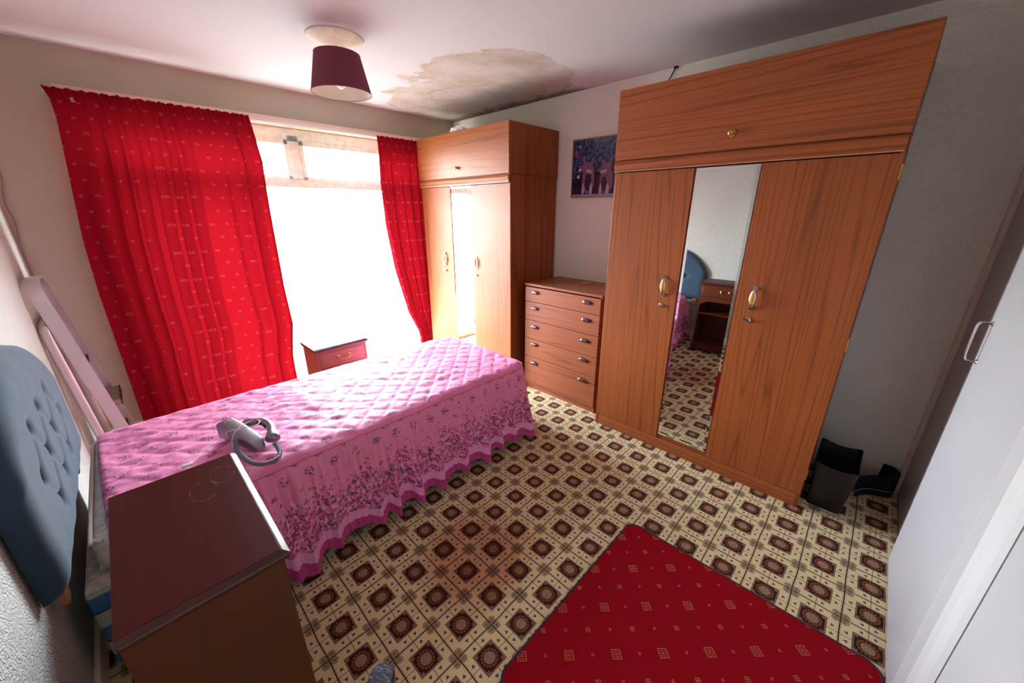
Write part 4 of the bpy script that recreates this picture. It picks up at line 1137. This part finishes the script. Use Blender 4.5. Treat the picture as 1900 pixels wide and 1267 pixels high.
# ------------------------------------------------------------------ step ladder leaning on the left wall
ld = thing('step_ladder', 'folded aluminium step ladder leaning in the corner behind the headboard', 'ladder', (-1.5, 2.4, 0))
sec_w = [(-0.004, -0.021), (-0.004, 0.021), (0.009, 0.021), (0.009, 0.019), (-0.001, 0.019), (-0.001, -0.019), (0.009, -0.019), (0.009, -0.021)]
def ladder_frame(yn, yf, xb_, xt_, ztop, r_, sec, upv):
    """inverted U with rounded shoulders; foot line x=xb_ at z=0 and x=xt_ at the top"""
    pts = []
    def P3(y, z): return Vector((xb_ + (xt_ - xb_) * z / ztop, y, z))
    for k in range(12): pts.append(P3(yn, (ztop - r_) * k / 12))
    for k in range(13):
        a = PI - PI / 2 * k / 12; pts.append(P3(yn + r_ + r_ * math.cos(a), ztop - r_ + r_ * math.sin(a)))
    for k in range(1, 6): pts.append(P3(yn + r_ + (yf - yn - 2 * r_) * k / 6, ztop))
    for k in range(13):
        a = PI / 2 - PI / 2 * k / 12; pts.append(P3(yf - r_ + r_ * math.cos(a), ztop - r_ + r_ * math.sin(a)))
    for k in range(1, 13): pts.append(P3(yf, (ztop - r_) * (1 - k / 12)))
    bm = B(); sweep(bm, pts, sec, up=upv)
    return bm
fx = lambda z: -1.468 + (-1.612 + 1.468) * z / 1.20
bm = ladder_frame(2.285, 2.60, -1.455, -1.612, 1.205, 0.10, [(-0.029, -0.002), (0.029, -0.002), (0.029, 0.013), (0.0262, 0.013), (0.0262, 0.001), (-0.0262, 0.001), (-0.0262, 0.013), (-0.029, 0.013)], (1, 0, 0.14))
obj('front_frame', bm, m_alu, ld, smooth=False)
bm = ladder_frame(2.25, 2.56, -1.565, -1.630, 0.97, 0.08, circ(0.020, 10, 0.010), (1, 0, 0.1))
obj('rear_frame', bm, m_alu, ld, smooth=True)
for zz in (0.20, 0.44, 0.68):
    xx = -1.455 + (-0.157) * zz / 1.205
    xe = xx + (0.058 if zz == 0.44 else 0.004)
    bm = B(); box(bm, xx - 0.026, xe, 2.30, 2.585, zz - 0.018, zz + 0.018, 0.002)
    st_ = obj('tread', bm, m_alu_p, ld)
    bm = B(); box(bm, xe - 0.001, xe + 0.005, 2.30, 2.585, zz - 0.020, zz + 0.020, 0.002); obj('rubber_edge', bm, m_black, st_)
bm = B(); box(bm, -1.606, -1.588, 2.30, 2.585, 0.93, 0.99, 0.003); obj('platform', bm, m_alu_p, ld)
for yn in (2.285, 2.60):
    bm = B(); box(bm, -1.482, -1.430, yn - 0.014, yn + 0.014, 0.0, 0.03, 0.003); obj('rubber_foot', bm, m_black, ld)

# cables
bm = B(); tube(bm, [(-1.622, 2.786, 2.40), (-1.612, 2.788, 2.0), (-1.602, 2.788, 1.76), (-1.628, 2.788, 1.60), (-1.622, 2.786, 1.49), (-1.634, 2.788, 1.38), (-1.640, 2.786, 1.26), (-1.638, 2.785, 1.15), (-1.640, 2.785, 0.1)], 0.0038, 8)
tag(obj('wall_cable', bm, m_gcable, loc=(-1.63, 2.787, 0.1), smooth=True), 'thin grey cable hanging loose down the left window corner', 'cable')
bm = B(); tube(bm, [(1.606, 0.398, ZC - 0.001), (1.607, 0.41, 2.42), (1.606, 0.45, 2.35), (1.607, 0.52, 2.22), (1.609, 0.53, 1.9)], 0.004, 8)
box(bm, 1.598, 1.612, 0.385, 0.41, ZC - 0.014, ZC, 0.002)
tag(obj('aerial_cable', bm, m_black, loc=(1.607, 0.4, 2.4), smooth=True, angle=40), 'short dark cable dropping from the ceiling behind the large wardrobe', 'cable')
# crumpled tissue on the corner cupboard
bm = B(); bmesh.ops.create_icosphere(bm, subdivisions=3, radius=1.0)
for v_ in bm.verts:
    n_ = 1 + 0.45 * mnoise.noise(v_.co * 2.3) + 0.2 * mnoise.noise(v_.co * 6)
    v_.co = Vector((1.05 + v_.co.x * 0.045 * n_, 2.02 + v_.co.y * 0.085 * n_, 2.206 + max(-0.0235, v_.co.z * 0.024 * n_)))
tag(obj('crumpled_tissue', bm, m_paper, loc=(1.05, 2.02, 2.183), smooth=True, angle=25), 'crumpled white paper on top of the corner cupboard', 'paper')

# ------------------------------------------------------------------ rug
def rrect(x0, x1, y0, y1, r, n=8):
    out = []
    for cx_, cy_, a0 in ((x1 - r, y1 - r, 0), (x0 + r, y1 - r, PI / 2), (x0 + r, y0 + r, PI), (x1 - r, y0 + r, 3 * PI / 2)):
        for k in range(n + 1): a = a0 + PI / 2 * k / n; out.append((cx_ + r * math.cos(a), cy_ + r * math.sin(a)))
    return out
rg = thing('rug', 'red rug with rows of small square motifs on the patterned carpet', 'rug', (-0.23, -0.72, 0.0))
bm = B(); prism(bm, rrect(-0.695, 0.272, -1.20, -0.238, 0.05), 'z', 0.001, 0.010); obj('pile', bm, m_rug, rg)
bm = B(); sweep(bm, [Vector((p[0], p[1], 0.006)) for p in rrect(-0.698, 0.275, -1.203, -0.235, 0.052)], circ(0.006, 8), closed=True); obj('binding', bm, m_rug_edge, rg, smooth=True)

# ------------------------------------------------------------------ waste bin, belt, canister
bn_ = None
bm = B()
bot = rrect(1.098, 1.330, -1.015, -0.872, 0.012, 3); top = rrect(1.072, 1.372, -1.040, -0.856, 0.014, 3)
nb = len(bot)
def rim(i):      # wavy rim: dips in the middle of the long sides
    x_, y_ = top[i]; s_ = (x_ - 1.072) / 0.30; s2 = (y_ + 1.04) / 0.184
    return 0.285 - 0.026 * math.sin(PI * min(1, max(0, s_))) - 0.018 * math.sin(PI * min(1, max(0, s2)))
def dens(poly, k=6):
    out = []
    for i in range(len(poly)):
        a_, b_ = poly[i], poly[(i + 1) % len(poly)]
        kk = k if math.hypot(a_[0] - b_[0], a_[1] - b_[1]) > 0.05 else 1
        for q in range(kk): out.append((a_[0] + (b_[0] - a_[0]) * q / kk, a_[1] + (b_[1] - a_[1]) * q / kk))
    return out
bot = dens(bot); top = dens(top)
def ring(z_, s_, off=0.0):
    cxx, cyy = 1.22, -0.946; r = []
    for i in range(len(bot)):
        x_ = bot[i][0] + (top[i][0] - bot[i][0]) * s_; y_ = bot[i][1] + (top[i][1] - bot[i][1]) * s_
        if off: x_ += (cxx - x_) / abs(cxx - x_ + 1e-6) * off; y_ += (cyy - y_) / abs(cyy - y_ + 1e-6) * off
        zz = z_ if z_ is not None else rim(i)
        r.append(bm.verts.new((x_, y_, zz)))
    return r
rs = [ring(0.0, 0), ring(0.14, 0.5), ring(None, 1), ring(None, 0.98, 0.003), ring(0.14, 0.5, 0.003), ring(0.004, 0, 0.003)]
for a_, b_ in zip(rs, rs[1:]):
    for i in range(len(a_)): bm.faces.new((a_[i], a_[(i + 1) % len(a_)], b_[(i + 1) % len(a_)], b_[i]))
bm.faces.new(rs[0][::-1]); bm.faces.new(rs[-1])
bmesh.ops.recalc_face_normals(bm, faces=bm.faces[:])
tag(obj('waste_bin', bm, m_binm, loc=(1.22, -0.946, 0), smooth=True, angle=35), 'tall black plastic waste bin with wavy rim beside the large wardrobe', 'waste bin')
bt = thing('exercise_belt', 'dark navy padded belt with grey edging curled on the floor in the corner', 'belt', (1.45, -1.15, 0))
cp = catmull([(1.375, -1.062, 0), (1.42, -1.085, 0), (1.455, -1.12, 0), (1.475, -1.165, 0), (1.505, -1.205, 0), (1.555, -1.222, 0), (1.592, -1.195, 0), (1.588, -1.15, 0)], 8)
bm = B(); sweep(bm, [p + Vector((0, 0, 0.056 + 0.012 * i / len(cp))) for i, p in enumerate(cp)], [(-0.054, -0.006), (-0.054, 0.006), (0.052, 0.007), (0.056, 0), (0.052, -0.007)], up=(0, 0, 1), scales=[(0.85 + 0.35 * i / len(cp), 1.0) for i in range(len(cp))]); obj('band', bm, m_belt, bt, smooth=True, angle=40)
for zz, o_ in ((0.012, 0.0),):
    bm = B(); sweep(bm, [p + Vector((-0.009, 0.004, zz + 0.006)) for p in cp[2:-6]], circ(0.006, 8), up=(0, 0, 1)); obj('edging', bm, m_belt_e, bt, smooth=True)
cp2 = [p + Vector((-0.035, -0.004 + 0.0, 0)) for p in cp[:34]]
bm = B(); sweep(bm, [p + Vector((0, 0, 0.022)) for p in cp2], [(-0.020, -0.005), (-0.020, 0.005), (0.018, 0.005), (0.018, -0.005)], up=(0, 0, 1)); obj('strap', bm, m_belt, bt, smooth=True, angle=40)
bm = B(); sweep(bm, [p + Vector((-0.004, 0.003, 0.040)) for p in cp2], circ(0.0025, 6), up=(0, 0, 1)); obj('edging', bm, m_belt_e, bt, smooth=True)

t = NT('scuffed_dark_lid'); x, y, z = t.pos()
sc_ = t.step(t.noise(t.vec(x * 420 + y * 200, y * 60, z * 10), 1.0, 3.0), 0.52, 0.62)
m_lid = t.done(t.bsdf(t.mix(sc_, rgb(26, 28, 40), rgb(120, 128, 150)), 0.4))
cn_ = thing('dark_canister', 'dark cylindrical canister with scuffed lid standing beside the front bedside table', 'canister', (-1.034, -0.137, 0))
bm = B(); lathe(bm, [(0.033, 0), (0.033, 0.322)], (-1.034, -0.137, 0), seg=28); obj('body', bm, plain('dark_brown_canister', (70, 60, 58), 0.5, vary=0.3, vscale=60), cn_, smooth=True, angle=40)
bm = B(); lathe(bm, [(0.034, 0.31), (0.035, 0.335), (0.032, 0.341), (0.029, 0.341)], (-1.034, -0.137, 0), seg=28); obj('lid', bm, m_lid, cn_, smooth=True, angle=30)
